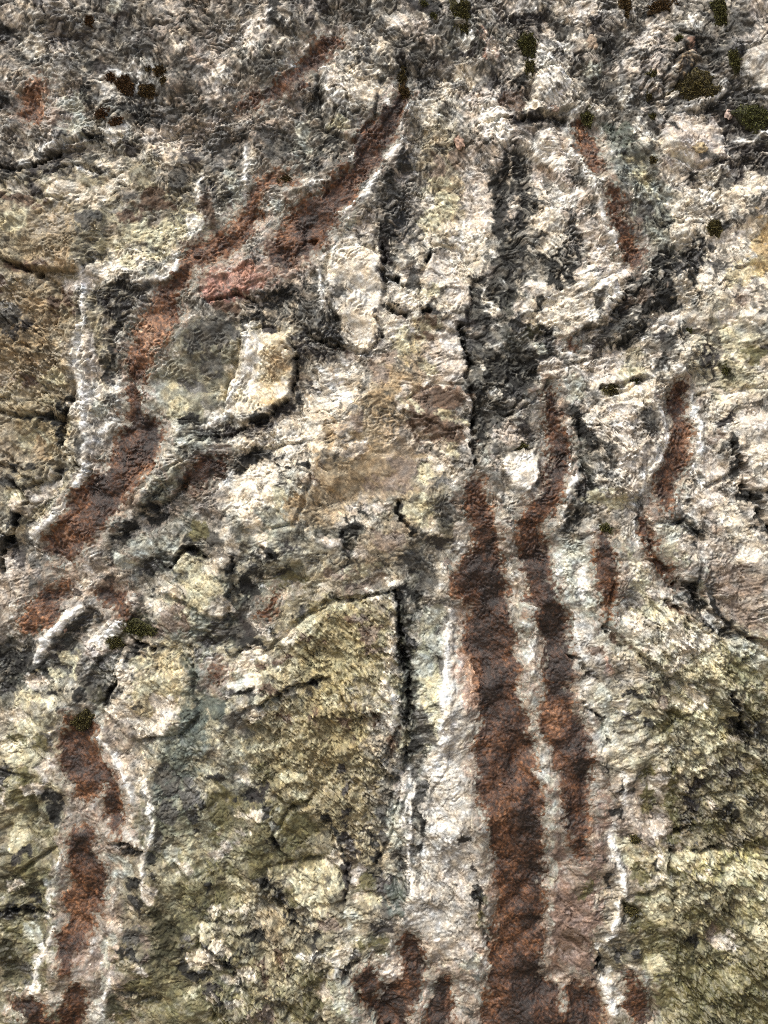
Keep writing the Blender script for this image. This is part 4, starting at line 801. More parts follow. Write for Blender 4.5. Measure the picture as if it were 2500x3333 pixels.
WASH = [
 ([(600,1045),(790,1060),(790,1170),(735,1290),(650,1365),(510,1335),(470,1250),(500,1170),(560,1090)],.75,(118,115,96)),
 ([(470,1230,24),(490,1300,36),(560,1350,24)],.7,(160,163,152)),
 ([(792,1090),(880,1072),(943,1112),(966,1200),(940,1288),(870,1348),(787,1374),(738,1345),(745,1250),(790,1170)],.85,(208,199,178)),
 ([(905,1130,26),(910,1190,34),(890,1250,28)],.7,(176,155,116)), ([(770,1220,14),(765,1290,20)],.5,(180,166,132)),
 ([(1815,2250,60),(1840,2400,80),(1890,2560,70),(1900,2720,60),(1880,2900,60)],.88,(104,79,65)), ([(1870,2780,84),(1850,2950,84),(1850,3120,84)],.82,(116,95,85)), ([(1760,3000,60),(1780,3150,70)],.6,(112,90,78)),
 ([(1510,2100,30),(1530,2200,46),(1545,2300,30)],.6,(182,146,122)), ([(1500,1990,20),(1520,2060,24)],.5,(160,126,108)),
 ([(930,840,50),(860,870,50),(760,900,50)],.55,(164,122,104)),
 ([(1925,415),(2040,430),(2130,560),(2210,700),(2190,810),(2080,790),(1990,600)],.65,(136,141,133)),
 ([(2150,455),(2185,392),(2312,368),(2358,465),(2352,520),(2262,538),(2165,500)],.85,(204,192,184)),
 ([(2425,175),(2540,150),(2540,300),(2445,300)],.8,(184,178,170)),
 ([(1720,240),(1820,215),(1870,300),(1860,350),(1750,372)],.7,(214,206,194)),
 ([(1385,430,30),(1420,560,40),(1440,680,40),(1420,760,30)],.45,(186,172,138)),
 ([(560,2440,50),(560,2600,60),(520,2760,40)],.5,(92,100,92)), ([(640,2180,30),(640,2300,36),(620,2420,40)],.5,(100,108,100)),
 ([(1440,2000),(1540,1950),(1540,2400),(1560,2700),(1540,3050),(1380,3050),(1380,2700),(1430,2350)],.62,(162,158,151)),
 ([(1690,1930,36),(1720,2150,32),(1745,2400,16),(1775,2600,16),(1785,2900,14)],.7,(156,156,148)),
 ([(1840,2000,60),(1920,2200,60),(1960,2400,60)],.5,(162,158,150)),
 ([(2050,1300,60),(2100,1450,40)],.4,(170,160,150)),  # broad films: brown seepage, olive green with bottom shade painted in
 ([(1830,2380,50),(1890,2520,70),(1890,2700,80),(1870,2850,80),(1850,3050,80),(1840,3200,60)],.7,(126,104,93)),
 ([(1690,2950,110),(1700,3200,130)],.5,(112,86,70)),
 ([(300,2560,60),(290,2750,70),(260,3000,90),(250,3200,90)],.55,(140,122,113)),
 ([(2200,2800),(2540,2780),(2540,3378),(2080,3378),(2060,2950)],.36,(104,101,66)),  # dimming of the bottom corners put into the olive tint
 ([(-60,2480),(150,2520),(170,2800),(120,3378),(-60,3378)],.36,(98,95,64)),
 ([(420,2620),(700,2600),(900,2560),(1050,2700),(860,2860),(640,2960),(620,3200),(700,3378),(380,3378),(400,2950)],.36,(98,95,62)),
 ([(2120,2560),(2540,2480),(2540,2760),(2200,2760)],.45,(96,90,66)),
 ([(800,2330),(1060,2220),(1230,2500),(1180,2780),(1050,2680),(820,2560)],.7,(140,129,95)),
 ([(960,2040),(1280,1950),(1290,2300),(1080,2200),(880,2260)],.65,(152,142,106)),
 ([(-60,640),(250,660),(260,1300),(180,1560),(-60,1560)],.5,(134,119,92)),
 ([(1180,1450),(1350,1430),(1360,1600),(1150,1640),(1000,1720),(980,1600)],.5,(140,122,96)),
]
CORES = [  # darker and paler stretches inside the crusts
 ([(1590,1860,50),(1598,2050,46),(1605,2200,60),(1625,2280,48)],-1.1), ([(1660,2380,60),(1640,2460,40)],-.5),
 ([(1715,2600,30),(1705,2750,45),(1712,2900,50),(1700,3150,60),(1720,3300,70)],-.6),
 ([(1530,1880,36),(1505,1880,20)],-.8), ([(1760,1880,28),(1815,2060,36),(1815,2160,42),(1822,2235,30)],-1.0), ([(1812,1440,18),(1822,1560,20)],-1.0),
 ([(1553,1900,22),(1548,1930,12)],1.6), ([(1532,2160,22),(1552,2240,26)],1.8), ([(1625,2580,34),(1640,2720,30),(1655,2800,22)],.8),
 ([(1655,3000,30),(1760,3100,30),(1850,3150,30)],.8), ([(1810,2300,26),(1800,2380,40)],.7),
 ([(925,800,40),(960,760,40)],.6), ([(1000,720,40),(1110,640,30)],-.6), ([(1230,450,30),(1200,500,20)],-.4),
 ([(533,1031,44),(492,1097,54),(461,1159,44)],1.1), ([(717,805,40),(800,700,30),(640,850,30)],.5), ([(995,743,70),(1130,600,40)],.35), ([(310,1640,60),(230,1760,50)],.4), ([(123,1994,50)],.5), ([(108,318,40)],.6), ([(700,810,20),(800,740,30)],-.3), ([(460,1440,60),(440,1350,30)],-.8), ([(390,1540,30),(300,1650,40)],-.3),
 ([(330,2530,20),(379,2611,22),(384,2678,24)],-1.2), ([(275,2740,36),(270,2800,30)],-1.0), ([(260,2900,30),(250,3000,30)],.6),
 ([(2208,1330,20),(2212,1370,18)],-.7), ([(1957,1770,22)],-1.2), ([(1972,1900,20)],.6),
]

# ---------------------------------------------------------------- relief
def rot(a):
    c, s = math.cos(a), math.sin(a)
    return PX * F(c) + PY * F(s), -PX * F(s) + PY * F(c)
u1, v1 = rot(math.radians(52))      # along the main grain: down to the right
u2, v2 = rot(math.radians(-14))
w_grain = ss(-.25, .35, gn(PX / 420, PY / 420, 31) + F(.25) * gn(PX / 120, PY / 120, 32) + F(.1))
striat = np.zeros_like(PX)
for pts in ([(960,2030),(1290,1930),(1330,2300),(1280,2600),(1190,2820),(1050,2680),(820,2540),(810,2300)], [(1990,1800),(2140,1830),(2480,2150),(2540,2350),(2540,3378),(2150,3378),(2200,2700),(2100,2300)], [(-60,880),(230,980),(240,1350),(-60,1360)], [(640,2960),(860,2860),(1080,2960),(1050,3378),(700,3378)], [(1900,1350),(2120,1290),(2060,1620),(1910,1600)]):
    sl, m, d = mask(pts, 40, 10)
    striat[sl] = np.maximum(striat[sl], m)
w_grain = np.maximum(w_grain, striat)
lowz = ss(1500, 2300, PY + bx_ * 300)          # flaky lower half, knobbly upper half
rightlow = lowz * ss(1200, 1700, PX)

hgt = fbm(PX / 520, PY / 520, 41, 3) * F(.06)
hgt += fbm(QX / 170, QY / 170, 44, 3) * F(.034)
tex = np.zeros_like(PX)
near = np.full_like(PX, 1e3)
for pts, tone, lab in STREAK:
    sl, m, d = mask(pts, 15, 3, .9, 140)
    near[sl] = np.minimum(near[sl], d)
calm = np.maximum(ss(150, 30, near) * ss(1500, 1900, PY), ss(60, 10, near) * F(.8))      # the rock beside the seeps is coated and smoother
# flakes: terraced slanting layers
def terr(t, sharp):
    f = np.floor(t); r = t - f
    return f + ss(.5 - sharp, .5 + sharp, r)
ta = fbm(u1 / 150 + wx * F(.25), v1 / 34 + wy * F(.35), 51, 3) * F(3.2)
tb = fbm(u2 / 110 + wx * F(.25), v2 / 38 + wy * F(.35), 54, 3) * F(3.0)
tex += (terr(ta, .10) * w_grain + terr(tb, .10) * (1 - w_grain)) * F(.0060) * (F(.35) + F(.65) * lowz)
# broken faces: every cell a tilted plane of its own
def facets(u, v, cu, cv, seed):
    x = (u / F(cu) + F(seed * 13.7)).astype(np.float32); y = (v / F(cv) + F(seed * 7.9)).astype(np.float32)
    fx, fy = np.floor(x), np.floor(y); xi, yi = fx.astype(np.int32), fy.astype(np.int32)
    x -= fx; y -= fy
    d1 = np.full(x.shape, 9, np.float32); d2 = d1.copy(); hh = np.zeros(x.shape, np.int32); ox = np.zeros_like(d1); oy = np.zeros_like(d1)
    for i in (-1, 0, 1):
        for j in (-1, 0, 1):
            h = PERM[PERM[(xi + i) & 255] + ((yi + j) & 255)]
            ax, ay = x - RX[h] - F(i), y - RY[h] - F(j)
            d = ax * ax + ay * ay
            near = d < d1
            d2 = np.where(near, d1, np.minimum(d2, d)); hh = np.where(near, h, hh)
            ox = np.where(near, ax, ox); oy = np.where(near, ay, oy); d1 = np.where(near, d, d1)
    k = (hh * 11 + 5) & 255
    return (ox * (RX[k] - F(.5)) * F(1.6) + oy * (RY[k] - F(.35)) * F(1.6) + RX[(k + 91) & 255] * F(.8)), RY[(k + 37) & 255] - F(.5), np.sqrt(d2) - np.sqrt(d1)
U1 = u1 + wx * 22; V1 = v1 + wy * 18
F1, T1, E1 = facets(U1, V1, 150, 62, 3)
F2, T2, E2 = facets(U1 + wy * 10, V1, 58, 22, 5)
F3, T3, E3 = facets(u2 + wx * 16, v2 + wy * 16, 52, 26, 8)
amt = F(.35) + F(.65) * lowz
tex += F1 * F(.016) * amt
tex += (F2 * w_grain + F3 * (1 - w_grain)) * F(.0085) * (F(.45) + F(.55) * lowz)
def saw(t):
    r = t - np.floor(t)
    return r * (1 - ss(.80, 1, r))
ma = ss(-.2, .5, gn(PX / 75, PY / 75, 61)); mb = ss(-.2, .5, gn(PX / 60, PY / 60, 62)); mc = ss(-.1, .6, gn(PX / 95, PY / 95, 63))
fa = saw(v1 / 30 + fbm(u1 / 120, v1 / 46, 64, 4, .55) * F(2.6))
fb = saw(v2 / 24 + fbm(u2 / 80, v2 / 36, 67, 4, .55) * F(2.6))
fc = saw(PY / 13 + PX / 60 + fbm(PX / 34, PY / 22, 70, 3, .6) * F(2.2))
tex += fa * ma * w_grain * F(.010) * (F(.35) + F(.65) * lowz)
tex += fb * mb * (1 - w_grain * F(.6)) * F(.006)
tex += fc * mc * F(.0032)
# flowing folds of the upper part
fold_n = fbm(SX / 90, SY / 62, 171, 3, .5)
tex += (F(1) - np.abs(fold_n) * F(2.4)) * F(.011) * (1 - lowz * F(.7))
# grain
rough = F(.25) + F(.9) * ss(-.2, .5, gn(PX / 130, PY / 130, 73))
tex += fbm(SX / 34, SY / 34, 74, 4, .55) * F(.0075) * rough
tex += fbm(PX / 9, PY / 9, 78, 2, .6) * F(.0015) * rough
# crevices: a winding network, dense in the dark patches
net = np.abs(fbm(SX / 78, SY / 66, 175, 4, .55)); net2 = np.abs(fbm(SX / 40, SY / 34, 179, 3, .55))
# short splits along the grain
for uu, vv, sd, wgt in ((u1, v1, 131, w_grain), (u2, v2, 135, 1 - w_grain)):
    rdg = np.abs(fbm(uu / 105, vv / 42, sd, 3, .55))
    gate = ss(.12, .4, gn(QX / 58, QY / 58, sd + 7)) * ss(.25, .6, wgt)
    tex -= ss(.055, .012, rdg) * gate * F(.014)
# knobs and pits of the upper part
d1, d2, cid = worley(QX / 24, QY / 24, 3)
knob = (1 - lowz) * ss(-.2, .4, gn(PX / 210, PY / 210, 71) + F(.25) * ss(1500, 300, PY))
tex += knob * (ss(.55, .1, d1) * F(.004) * ss(.3, .8, cid))
tex -= ss(.3, .08, d1) * ss(.86, .93, cid) * F(.009)
for pts, lift, tx, ty, lab in SLABS:
    if any(w in lab for w in ('smooth', 'amber', 'small rounded white', 'rounded cream', 'upright cream')):
        sl, m, d = mask(pts, 14, 5)
        calm[sl] = np.maximum(calm[sl], m)
fs = saw(v1 / 21 + fbm(u1 / 75, v1 / 30, 241, 3, .55) * F(2.3)); fs2 = saw(v1 / 44 + fbm(u1 / 110, v1 / 50, 245, 3, .55) * F(2.2) + F(.4))
tex += striat * (fs * ss(-.25, .3, gn(PX / 45, PY / 45, 249)) * F(.013) + fs2 * ss(-.2, .35, gn(PX / 80, PY / 80, 251)) * F(.017))
nick = np.abs(gn(u2 / 17 + wx, v2 / 7.5 + wy, 221)); nick2 = np.abs(gn(u1 / 15 + wy, v1 / 7 + wx, 223))
ng = ss(-.1, .35, gn(PX / 48, PY / 48, 225))
tex -= (ss(.13, .02, nick) * (1 - w_grain) + ss(.13, .02, nick2) * w_grain) * ng * F(.0048)
tex += gn(PX / 5.6, PY / 5.6, 227) * F(.0009)
hgt += tex * (F(.44) + F(.40) * striat) * (1 - F(.6) * calm)
nearf = near.copy()
for pts, up_ in FOLDS:
    sl, m, d = mask(pts, 15, 2, .7, 140)
    prof = np.clip(-d / (F(max(p[2] for p in pts))) + F(.55), 0, 1)
    hgt[sl] += np.sqrt(prof * (2 - prof)) * F(up_ * .58)
    nearf[sl] = np.minimum(nearf[sl], np.abs(d))
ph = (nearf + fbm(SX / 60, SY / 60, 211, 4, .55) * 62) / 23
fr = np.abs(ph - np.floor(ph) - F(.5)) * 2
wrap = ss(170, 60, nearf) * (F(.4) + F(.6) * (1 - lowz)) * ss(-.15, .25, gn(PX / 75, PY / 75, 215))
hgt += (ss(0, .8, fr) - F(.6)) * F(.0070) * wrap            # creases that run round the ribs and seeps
# blocks
for pts, lift, tx, ty, lab in SLABS:
    sl, m, d = mask(pts, 7, 3, .55)
    cx = sum(p[0] for p in pts) / len(pts); cy = sum(p[1] for p in pts) / len(pts)
    dome = np.clip(-d / 90, 0, 1)
    hgt[sl] += m * F(lift * .58) + np.sqrt(dome) * F(lift * .35) + m * ((PX[sl] - cx) * F(tx * S) + (PY[sl] - cy) * F(ty * S))
    if lift > .006: hgt[sl] -= np.exp(-((d - 4) / 7) ** 2) * F(.014) * ss(-.3, .3, gn(PX[sl] / 80, PY[sl] / 80, 191) + F(.05))       # joint round the block
for pts, dep in CRACKS:
    sl, m, d = mask([(p[0], p[1], p[2] * .5) for p in pts], 6, 7, .95)
    hgt[sl] -= m * F(dep * 1.3) * (F(.35) + F(.65) * ss(-.35, .1, gn(PX[sl] / 38, PY[sl] / 38, 253) + F(.1)))
# lifted lip above ledges: rock just over a crack stands proud
for pts, dep in CRACKS:
    up = [(p[0] - 2, p[1] - p[2] - 9, p[2] + 3) for p in pts]
    sl, m, d = mask(up, 16, 3, .6)
    hgt[sl] += m * F(dep * .33)
for pts in WHITE:
    sl, m, d = mask([(p[0], p[1], p[2] * .8) for p in pts], 6, 4, .7)
    hgt[sl] += m * F(.003)
dk = np.zeros_like(PX)
for pts, st, c_ in DARKS:
    sl, m, d = mask(pts, 22, 8, 1.0)
    hgt[sl] -= m * F(.006 * st)
    dk[sl] = np.maximum(dk[sl], m * F(st))
n_w = gn(PX / 55, PY / 55, 183)
topz0 = ss(1000, 300, PY + by_ * 250)
for pts, tone, lab in STREAK:
    sl, m, d = mask(pts, 15, 5, .9, 90)
    k = F(min(1.0, max(p[2] for p in pts) / 40))
    hgt[sl] -= ss(22, -26, d) * F(.008) * k
    hgt[sl] += np.exp(-((d - 34 - n_w[sl] * 22) / 13) ** 2) * F(.004) * k * ss(-.35, .1, n_w[sl] + F(.15))
crev = ss(.075, .02, net) * ss(-.05, .3, gn(PX / 150, PY / 150, 187) + (1 - lowz) * F(.28) - F(.08)) + ss(.15, .05, net) * dk
crev = np.clip(crev + ss(.09, .02, net2) * np.clip(dk * F(.9) + (1 - lowz) * F(.35) * ss(.0, .3, gn(PX / 110, PY / 110, 189)), 0, 1), 0, 1)
hgt -= crev * F(.006) * (F(.45) + F(.55) * np.maximum(dk, topz0)) * (1 - F(.7) * calm)

# ---------------------------------------------------------------- pigment (rock colours, with recess and bottom shade painted in)
PAL = dict(C=(218,210,195), P=(182,175,166), G=(150,146,138), D=(96,95,89), O=(138,131,108), Y=(164,160,134), B=(146,127,98),
           M=(104,101,70), T=(146,132,120), K=(60,56,50), E=(148,152,141), L=(200,192,180), R=(146,120,104), N=(126,121,91))
ROWS = ["GGTPGGPPPG", "TGTTGGLLGP", "OOOGGPLLEL", "OOGTPCDLLL", "BOGOLLDPLY", "OPELBTGPPL", "OPTELOGGPP", "TTEOOGPEGT",
        "DGYOOEPGYN", "YTYEOPPPYN", "NTENOPPTTN", "MTMOOPTTON", "MTMNOTTTMM"]
tab = np.array([[PAL[c] for c in r] for r in ROWS], np.float32)
gxx = (PX + wx * 60 + bx_ * 60) / 250 - .5; gyy = (PY + wy * 60 + by_ * 60) / (3333 / 13) - .5
def fold(t, n):
    t = np.abs(t); p = 2 * (n - 1); t = t % p
    return np.where(t > n - 1, p - t, t)
gxx, gyy = fold(gxx, 10), fold(gyy, 13)
i0 = np.clip(gyy.astype(int), 0, 11); j0 = np.clip(gxx.astype(int), 0, 8)
fy_, fx_ = ss(0.1, .9, gyy - i0)[..., None], ss(.1, .9, gxx - j0)[..., None]
col = (tab[i0, j0] * (1 - fx_) + tab[i0, j0 + 1] * fx_) * (1 - fy_) + (tab[i0 + 1, j0] * (1 - fx_) + tab[i0 + 1, j0 + 1] * fx_) * fy_
col = col.astype(np.float32)
def tint(sl, m, c):
    col[sl] += (np.array(c, np.float32) - col[sl]) * m[..., None]
ALL = (slice(None), slice(None))
n_a = fbm(QX / 62, QY / 62, 81, 5, .62); n_b = fbm(QX / 44, QY / 44, 85, 5, .65); n_c = fbm(PX / 120, PY / 120, 89, 3)
n_d = fbm(QX / 95 + wy, QY / 95, 141, 5, .62); n_e = fbm(u1 / 70, v1 / 30, 145, 4, .6)
up = 1 - lowz
topz = ss(1000, 300, PY + by_ * 250)
tint(ALL, ss(.08, .18, n_a) * F(.34), (222, 216, 201))                 # cream lichen film
tint(ALL, ss(.02, .16, n_d - F(.10) + topz * F(.13)) * F(.45) * (F(.35) + F(.65) * up), (100, 97, 91))   # grey lichen film
tint(ALL, ss(.10, .18, n_b + topz * F(.06)) * F(.44) * (F(.45) + F(.55) * up), (62, 60, 55))             # dark lichen film
tint(ALL, ss(.14, .34, n_e) * F(.35) * lowz, (92, 84, 62))
tint(ALL, ss(.14, .34, -n_e) * F(.28) * lowz, (204, 197, 164))
face_t = T1 * F(.30) + (T2 * w_grain + T3 * (1 - w_grain)) * F(.26)        # each broken face weathers a little differently
col *= (1 + face_t * (F(.35) + F(.65) * lowz))[..., None]
tint(ALL, ss(.15, .5, gn(QX / 85, QY / 85, 91)) * F(.30) * (1 - lowz * F(.4)), (176, 158, 150))
for pts, st, c in PATCH:
    sl, m, d = mask(pts, 20, 16)
    m = ss(8, -8, d + n_b[sl] * F(30) + n_e[sl] * F(30))
    tint(sl, m * F(st), c)
for pts, st, c in DARKS:
    sl, m, d = mask(pts, 15, 12)
    m = ss(14, -14, d + n_b[sl] * F(50) + n_a[sl] * F(25) - F(6))
    vein = np.maximum(ss(.16, .06, net[sl]), ss(.13, .05, net2[sl]))
    tint(sl, m * F(min(1, st * 1.1)) * (F(.36) + F(.64) * vein) * (1 - F(.7) * ss(.10, .22, n_a[sl] + n_e[sl] * F(.4)) * (1 - vein)), c)
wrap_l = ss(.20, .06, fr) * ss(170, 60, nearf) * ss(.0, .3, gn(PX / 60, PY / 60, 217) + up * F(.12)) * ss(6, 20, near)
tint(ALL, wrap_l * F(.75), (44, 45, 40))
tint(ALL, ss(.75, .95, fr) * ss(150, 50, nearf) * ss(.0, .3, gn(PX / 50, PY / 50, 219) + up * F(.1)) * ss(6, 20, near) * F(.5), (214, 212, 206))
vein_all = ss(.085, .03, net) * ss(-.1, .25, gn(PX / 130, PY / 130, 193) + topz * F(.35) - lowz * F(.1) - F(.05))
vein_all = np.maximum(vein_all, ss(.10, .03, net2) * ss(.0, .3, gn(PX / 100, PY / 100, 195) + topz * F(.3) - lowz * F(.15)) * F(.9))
tint(ALL, vein_all * F(.72) * (1 - F(.8) * calm), (56, 55, 50))                             # black green tint along the same network as the crevices
pale_l = ss(.24, .36, net) * ss(-.1, .3, gn(PX / 120, PY / 120, 197) + topz * F(.3))
tint(ALL, pale_l * F(.30) * up, (216, 208, 198))
for pts, st, c in WASH:
    sl, m, d = mask(pts, 60, 20)
    m = ss(22, -22, d + n_b[sl] * F(80) + n_c[sl] * F(60) + fine[sl] * F(8))
    tint(sl, m * F(st), c)
for (ox, oy), txt in BLOBS.items():
    kk = 850 / 1659
    for line in txt.split('\n'):
        code, rest = line.split(':')
        light = code in 'wcnyev'
        for it in rest.split(';'):
            v = [float(q) for q in it.split(',')] + [0]
            cx, cy, rx, ry, an = ox + v[0] * kk, oy + v[1] * kk, v[2] * kk * 1.12, v[3] * kk * 1.12, math.radians(v[4] if len(v) > 5 else 0)
            R_ = max(rx, ry)
            sl = box_of([(cx, cy, R_)], 45)
            x, y = PX[sl] + (QX[sl] - PX[sl]) * F(.8) - F(cx), PY[sl] + (QY[sl] - PY[sl]) * F(.8) - F(cy)
            xr, yr = x * F(math.cos(an)) + y * F(math.sin(an)), -x * F(math.sin(an)) + y * F(math.cos(an))
            d = (np.sqrt((xr / F(rx)) ** 2 + (yr / F(ry)) ** 2) - 1) * F(min(rx, ry))
            nz = (-n_a[sl] if light else n_b[sl]) * F(46) + n_e[sl] * F(24) + fine[sl] * F(4)
            m = ss(5, -5, d + nz)
            if code in 'kp' and min(v[2], v[3]) > 45: m = m * (F(.22) + F(.78) * np.maximum(ss(.12, .05, net[sl]), ss(.11, .04, net2[sl])))
            tint(sl, m * F(.82 if light else .92), CODE[code])
for pts, tone, lab in STREAK:                                          # pale stain round each crust
    sl, m, d = mask(pts, 15, 9)
    gp = ss(-.35, .25, gn(PX[sl] / 110, PY[sl] / 110, 199) + F(.2))
    tint(sl, ss(44, 32, d + n_b[sl] * F(60) + n_e[sl] * F(20)) * F(.6) * gp, (142, 147, 141) if tone < .9 else (186, 146, 126))
    rim = np.exp(-((d - 34 - n_w[sl] * 22 - n_b[sl] * 44) / (F(3.6) + F(2.5) * n_a[sl])) ** 2) * ss(-.02, .22, gn(PX[sl] / 85, PY[sl] / 85, 203) + n_a[sl] * F(.6))
    if tone < .9: tint(sl, np.clip(rim * F(.85) * (1 - ss(2150, 2350, PY[sl]) * ss(1400, 1500, PX[sl])), 0, 1), (222, 221, 217))
BARE = col.copy()
for pts, tone, lab in STREAK:
    sl, m, d = mask(pts, 15, 9)
    tint(sl, ss(50, -14, d + n_b[sl] * F(70) + fine[sl] * F(8)) * F(.75), (132, 105, 90))
for pts in WHITE:
    sl, m, d = mask([(p[0], p[1], p[2] * 1.05) for p in pts], 6, 6, .8)
    broken = ss(-.5, .1, n_b[sl] + fine[sl] * F(.22) + F(.30))
    tint(sl, m * broken * F(.95), (232, 232, 230))
    tint(sl, ss(26, 6, d) * F(.22), (186, 184, 182))
# specks
sp = gn(QX / 7.5, QY / 7.5, 95); sq = gn(u1 / 26 + wx, v1 / 8 + wy, 96) * w_grain + gn(u2 / 24 + wx, v2 / 8 + wy, 231) * (1 - w_grain); sr = gn(PX / 30 + wx, PY / 30 + wy, 97)
gate_s = F(.25) + F(.75) * ss(-.2, .4, gn(QX / 140, QY / 140, 151) + topz * F(.3))
tint(ALL, ss(.20, .40, sq + sr * F(.45)) * F(.5) * gate_s * (F(.55) + F(.85) * topz) * (1 - F(.6) * calm) * F(.8), (40, 39, 35))
s5 = gn(u1 / 12 + wx, v1 / 4.6 + wy, 229) * w_grain + gn(u2 / 11 + wx, v2 / 4.6 + wy, 233) * (1 - w_grain)
s5m = 1 - F(.20) * ss(.30, .55, s5 + sr * F(.3)) * (1 - F(.4) * calm) + F(.12) * ss(.30, .55, -s5 + sr * F(.2))
col *= s5m[..., None]; BARE *= s5m[..., None]
col *= (1 + F(.16) * ss(.26, .5, -sq + sp * F(.3)))[..., None]
mul = 1 + F(.16) * sp + F(.14) * sr + F(.08) * gn(PX / 4.5, PY / 4.5, 98)
col *= mul[..., None]; BARE *= mul[..., None]
warm = F(.05) * gn(PX / 26, PY / 26, 99) + F(.03) * n_c
col[..., 0] *= 1 + warm; col[..., 2] *= 1 - warm * F(1.4)
wet = ss(-.1, .5, gn(PX / 160, PY / 160, 101) + F(.35) * gn(PX / 40, PY / 40, 102) + rightlow * F(.5) + lowz * F(.2) - F(.05))

def to_lin(c, sat=.84):
    lum = c @ np.array((.3, .59, .11), c.dtype if c.dtype.kind == 'f' else float)
    c = lum[..., None] + (c - lum[..., None]) * sat
    c = np.clip(c * np.array((.99, .994, .965), np.float32) / 255, 0, .96)
    return np.where(c <= .04045, c / 12.92, ((c + .055) / 1.055) ** 2.4)

def world_xyz(px, py, h):
    return np.stack([(px - W0 / 2) * S, -h, CZ + (H0 / 2 - py) * S], -1)

# ---------------------------------------------------------------- materials
def material(name, rough_lo, rough_hi, bump, scale, spec=.5):
    m = bpy.data.materials.new(name); m.use_nodes = True
    nt = m.node_tree; N = nt.nodes; L = nt.links
    b = N['Principled BSDF']
    at = N.new('ShaderNodeAttribute'); at.attribute_name = 'pigment'
    tc = N.new('ShaderNodeTexCoord')
    n1 = N.new('ShaderNodeTexNoise'); n1.inputs['Scale'].default_value = scale; n1.inputs['Detail'].default_value = 6; n1.inputs['Roughness'].default_value = .65
    n2 = N.new('ShaderNodeTexNoise'); n2.inputs['Scale'].default_value = scale * .37; n2.inputs['Detail'].default_value = 3
    L.new(tc.outputs['Object'], n1.inputs['Vector']); L.new(tc.outputs['Object'], n2.inputs['Vector'])
    mp = N.new('ShaderNodeMapRange'); mp.inputs[1].default_value = .3; mp.inputs[2].default_value = .7; mp.inputs[3].default_value = .76; mp.inputs[4].default_value = 1.2
    L.new(n1.outputs['Fac'], mp.inputs[0])
    mx = N.new('ShaderNodeVectorMath'); mx.operation = 'SCALE'
    L.new(at.outputs['Color'], mx.inputs[0]); L.new(mp.outputs[0], mx.inputs['Scale'])
    L.new(mx.outputs[0], b.inputs['Base Color'])
    aw = N.new('ShaderNodeAttribute'); aw.attribute_name = 'wetness'
    mr = N.new('ShaderNodeMapRange'); mr.inputs[3].default_value = rough_hi; mr.inputs[4].default_value = rough_lo
    ad = N.new('ShaderNodeMath'); ad.operation = 'MULTIPLY'
    L.new(aw.outputs['Fac'], ad.inputs[0]); L.new(n2.outputs['Fac'], ad.inputs[1])
    mr.inputs[2].default_value = .6
    L.new(ad.outputs[0], mr.inputs[0]); L.new(mr.outputs[0], b.inputs['Roughness'])
    b.inputs['Specular IOR Level'].default_value = spec
    bp = N.new('ShaderNodeBump'); bp.inputs['Strength'].default_value = bump; bp.inputs['Distance'].default_value = .002
    L.new(n1.outputs['Fac'], bp.inputs['Height']); L.new(bp.outputs[0], b.inputs['Normal'])
    return m
M_ROCK = material('weathered_rock', .30, .88, .7, 330)
M_CRUST = material('granular_brown_crust', .34, .8, 1.0, 520)
M_MOSS = material('moss', .6, .9, .6, 500, .3)
M_STONE = material('smooth_stone', .35, .6, .3, 300)

def build(name, co, faces, pig, wetv, mat, parent=None):
    me = bpy.data.meshes.new(name)
    nv, nf = len(co), len(faces)
    k = faces.shape[1]
    me.vertices.add(nv); me.vertices.foreach_set('co', np.ascontiguousarray(co, np.float32).ravel())
    me.loops.add(nf * k); me.loops.foreach_set('vertex_index', np.ascontiguousarray(faces, np.int32).ravel())
    me.polygons.add(nf)
    me.polygons.foreach_set('loop_start', np.arange(0, nf * k, k, dtype=np.int32))
    me.update(calc_edges=True)
    me.polygons.foreach_set('use_smooth', np.ones(nf, bool))
    a = me.attributes.new('pigment', 'FLOAT_COLOR', 'POINT')
    a.data.foreach_set('color', np.concatenate([pig, np.ones((nv, 1))], 1).astype(np.float32).ravel())
    w = me.attributes.new('wetness', 'FLOAT', 'POINT')
    w.data.foreach_set('value', np.ascontiguousarray(wetv, np.float32).ravel())
    me.materials.append(mat)
    o = bpy.data.objects.new(name, me); sc.collection.objects.link(o)
    o.parent = parent
    return o

def tag(o, label=None, cat=None, group=None, kind=None):
    for k, v in (('label', label), ('category', cat), ('group', group), ('kind', kind)):
        if v: o[k] = v
    return o

def sub(name, vid_faces, co, pig, wetv, mat, parent=None):
    used, inv = np.unique(vid_faces, return_inverse=True)
    return build(name, co[used], inv.reshape(vid_faces.shape), pig[used], wetv[used], mat, parent)

# ---------------------------------------------------------------- rock face and its blocks
# the top of the cliff leans back so that the face has a body behind it
CO = world_xyz(PX, PY, hgt)
top = np.clip((-1500 - PY) / 2100, 0, 1)
CO[..., 1] += top ** 2 * 3.0
CO = CO.reshape(-1, 3)
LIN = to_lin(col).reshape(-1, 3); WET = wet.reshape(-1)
ids = np.arange(NY * NX, dtype=np.int32).reshape(NY, NX)
quads = np.stack([ids[1:, :-1], ids[1:, 1:], ids[:-1, 1:], ids[:-1, :-1]], -1)
owner = np.zeros((NY - 1, NX - 1), np.int16)
for k, (pts, lift, tx, ty, lab) in enumerate(SLABS):
    sl, m, d = mask(pts, 7, 3, .55)
    inside = d < 0
    o = owner[sl[0].start:min(sl[0].stop, NY - 1), sl[1].start:min(sl[1].stop, NX - 1)]
    o[inside[:o.shape[0], :o.shape[1]]] = k + 1
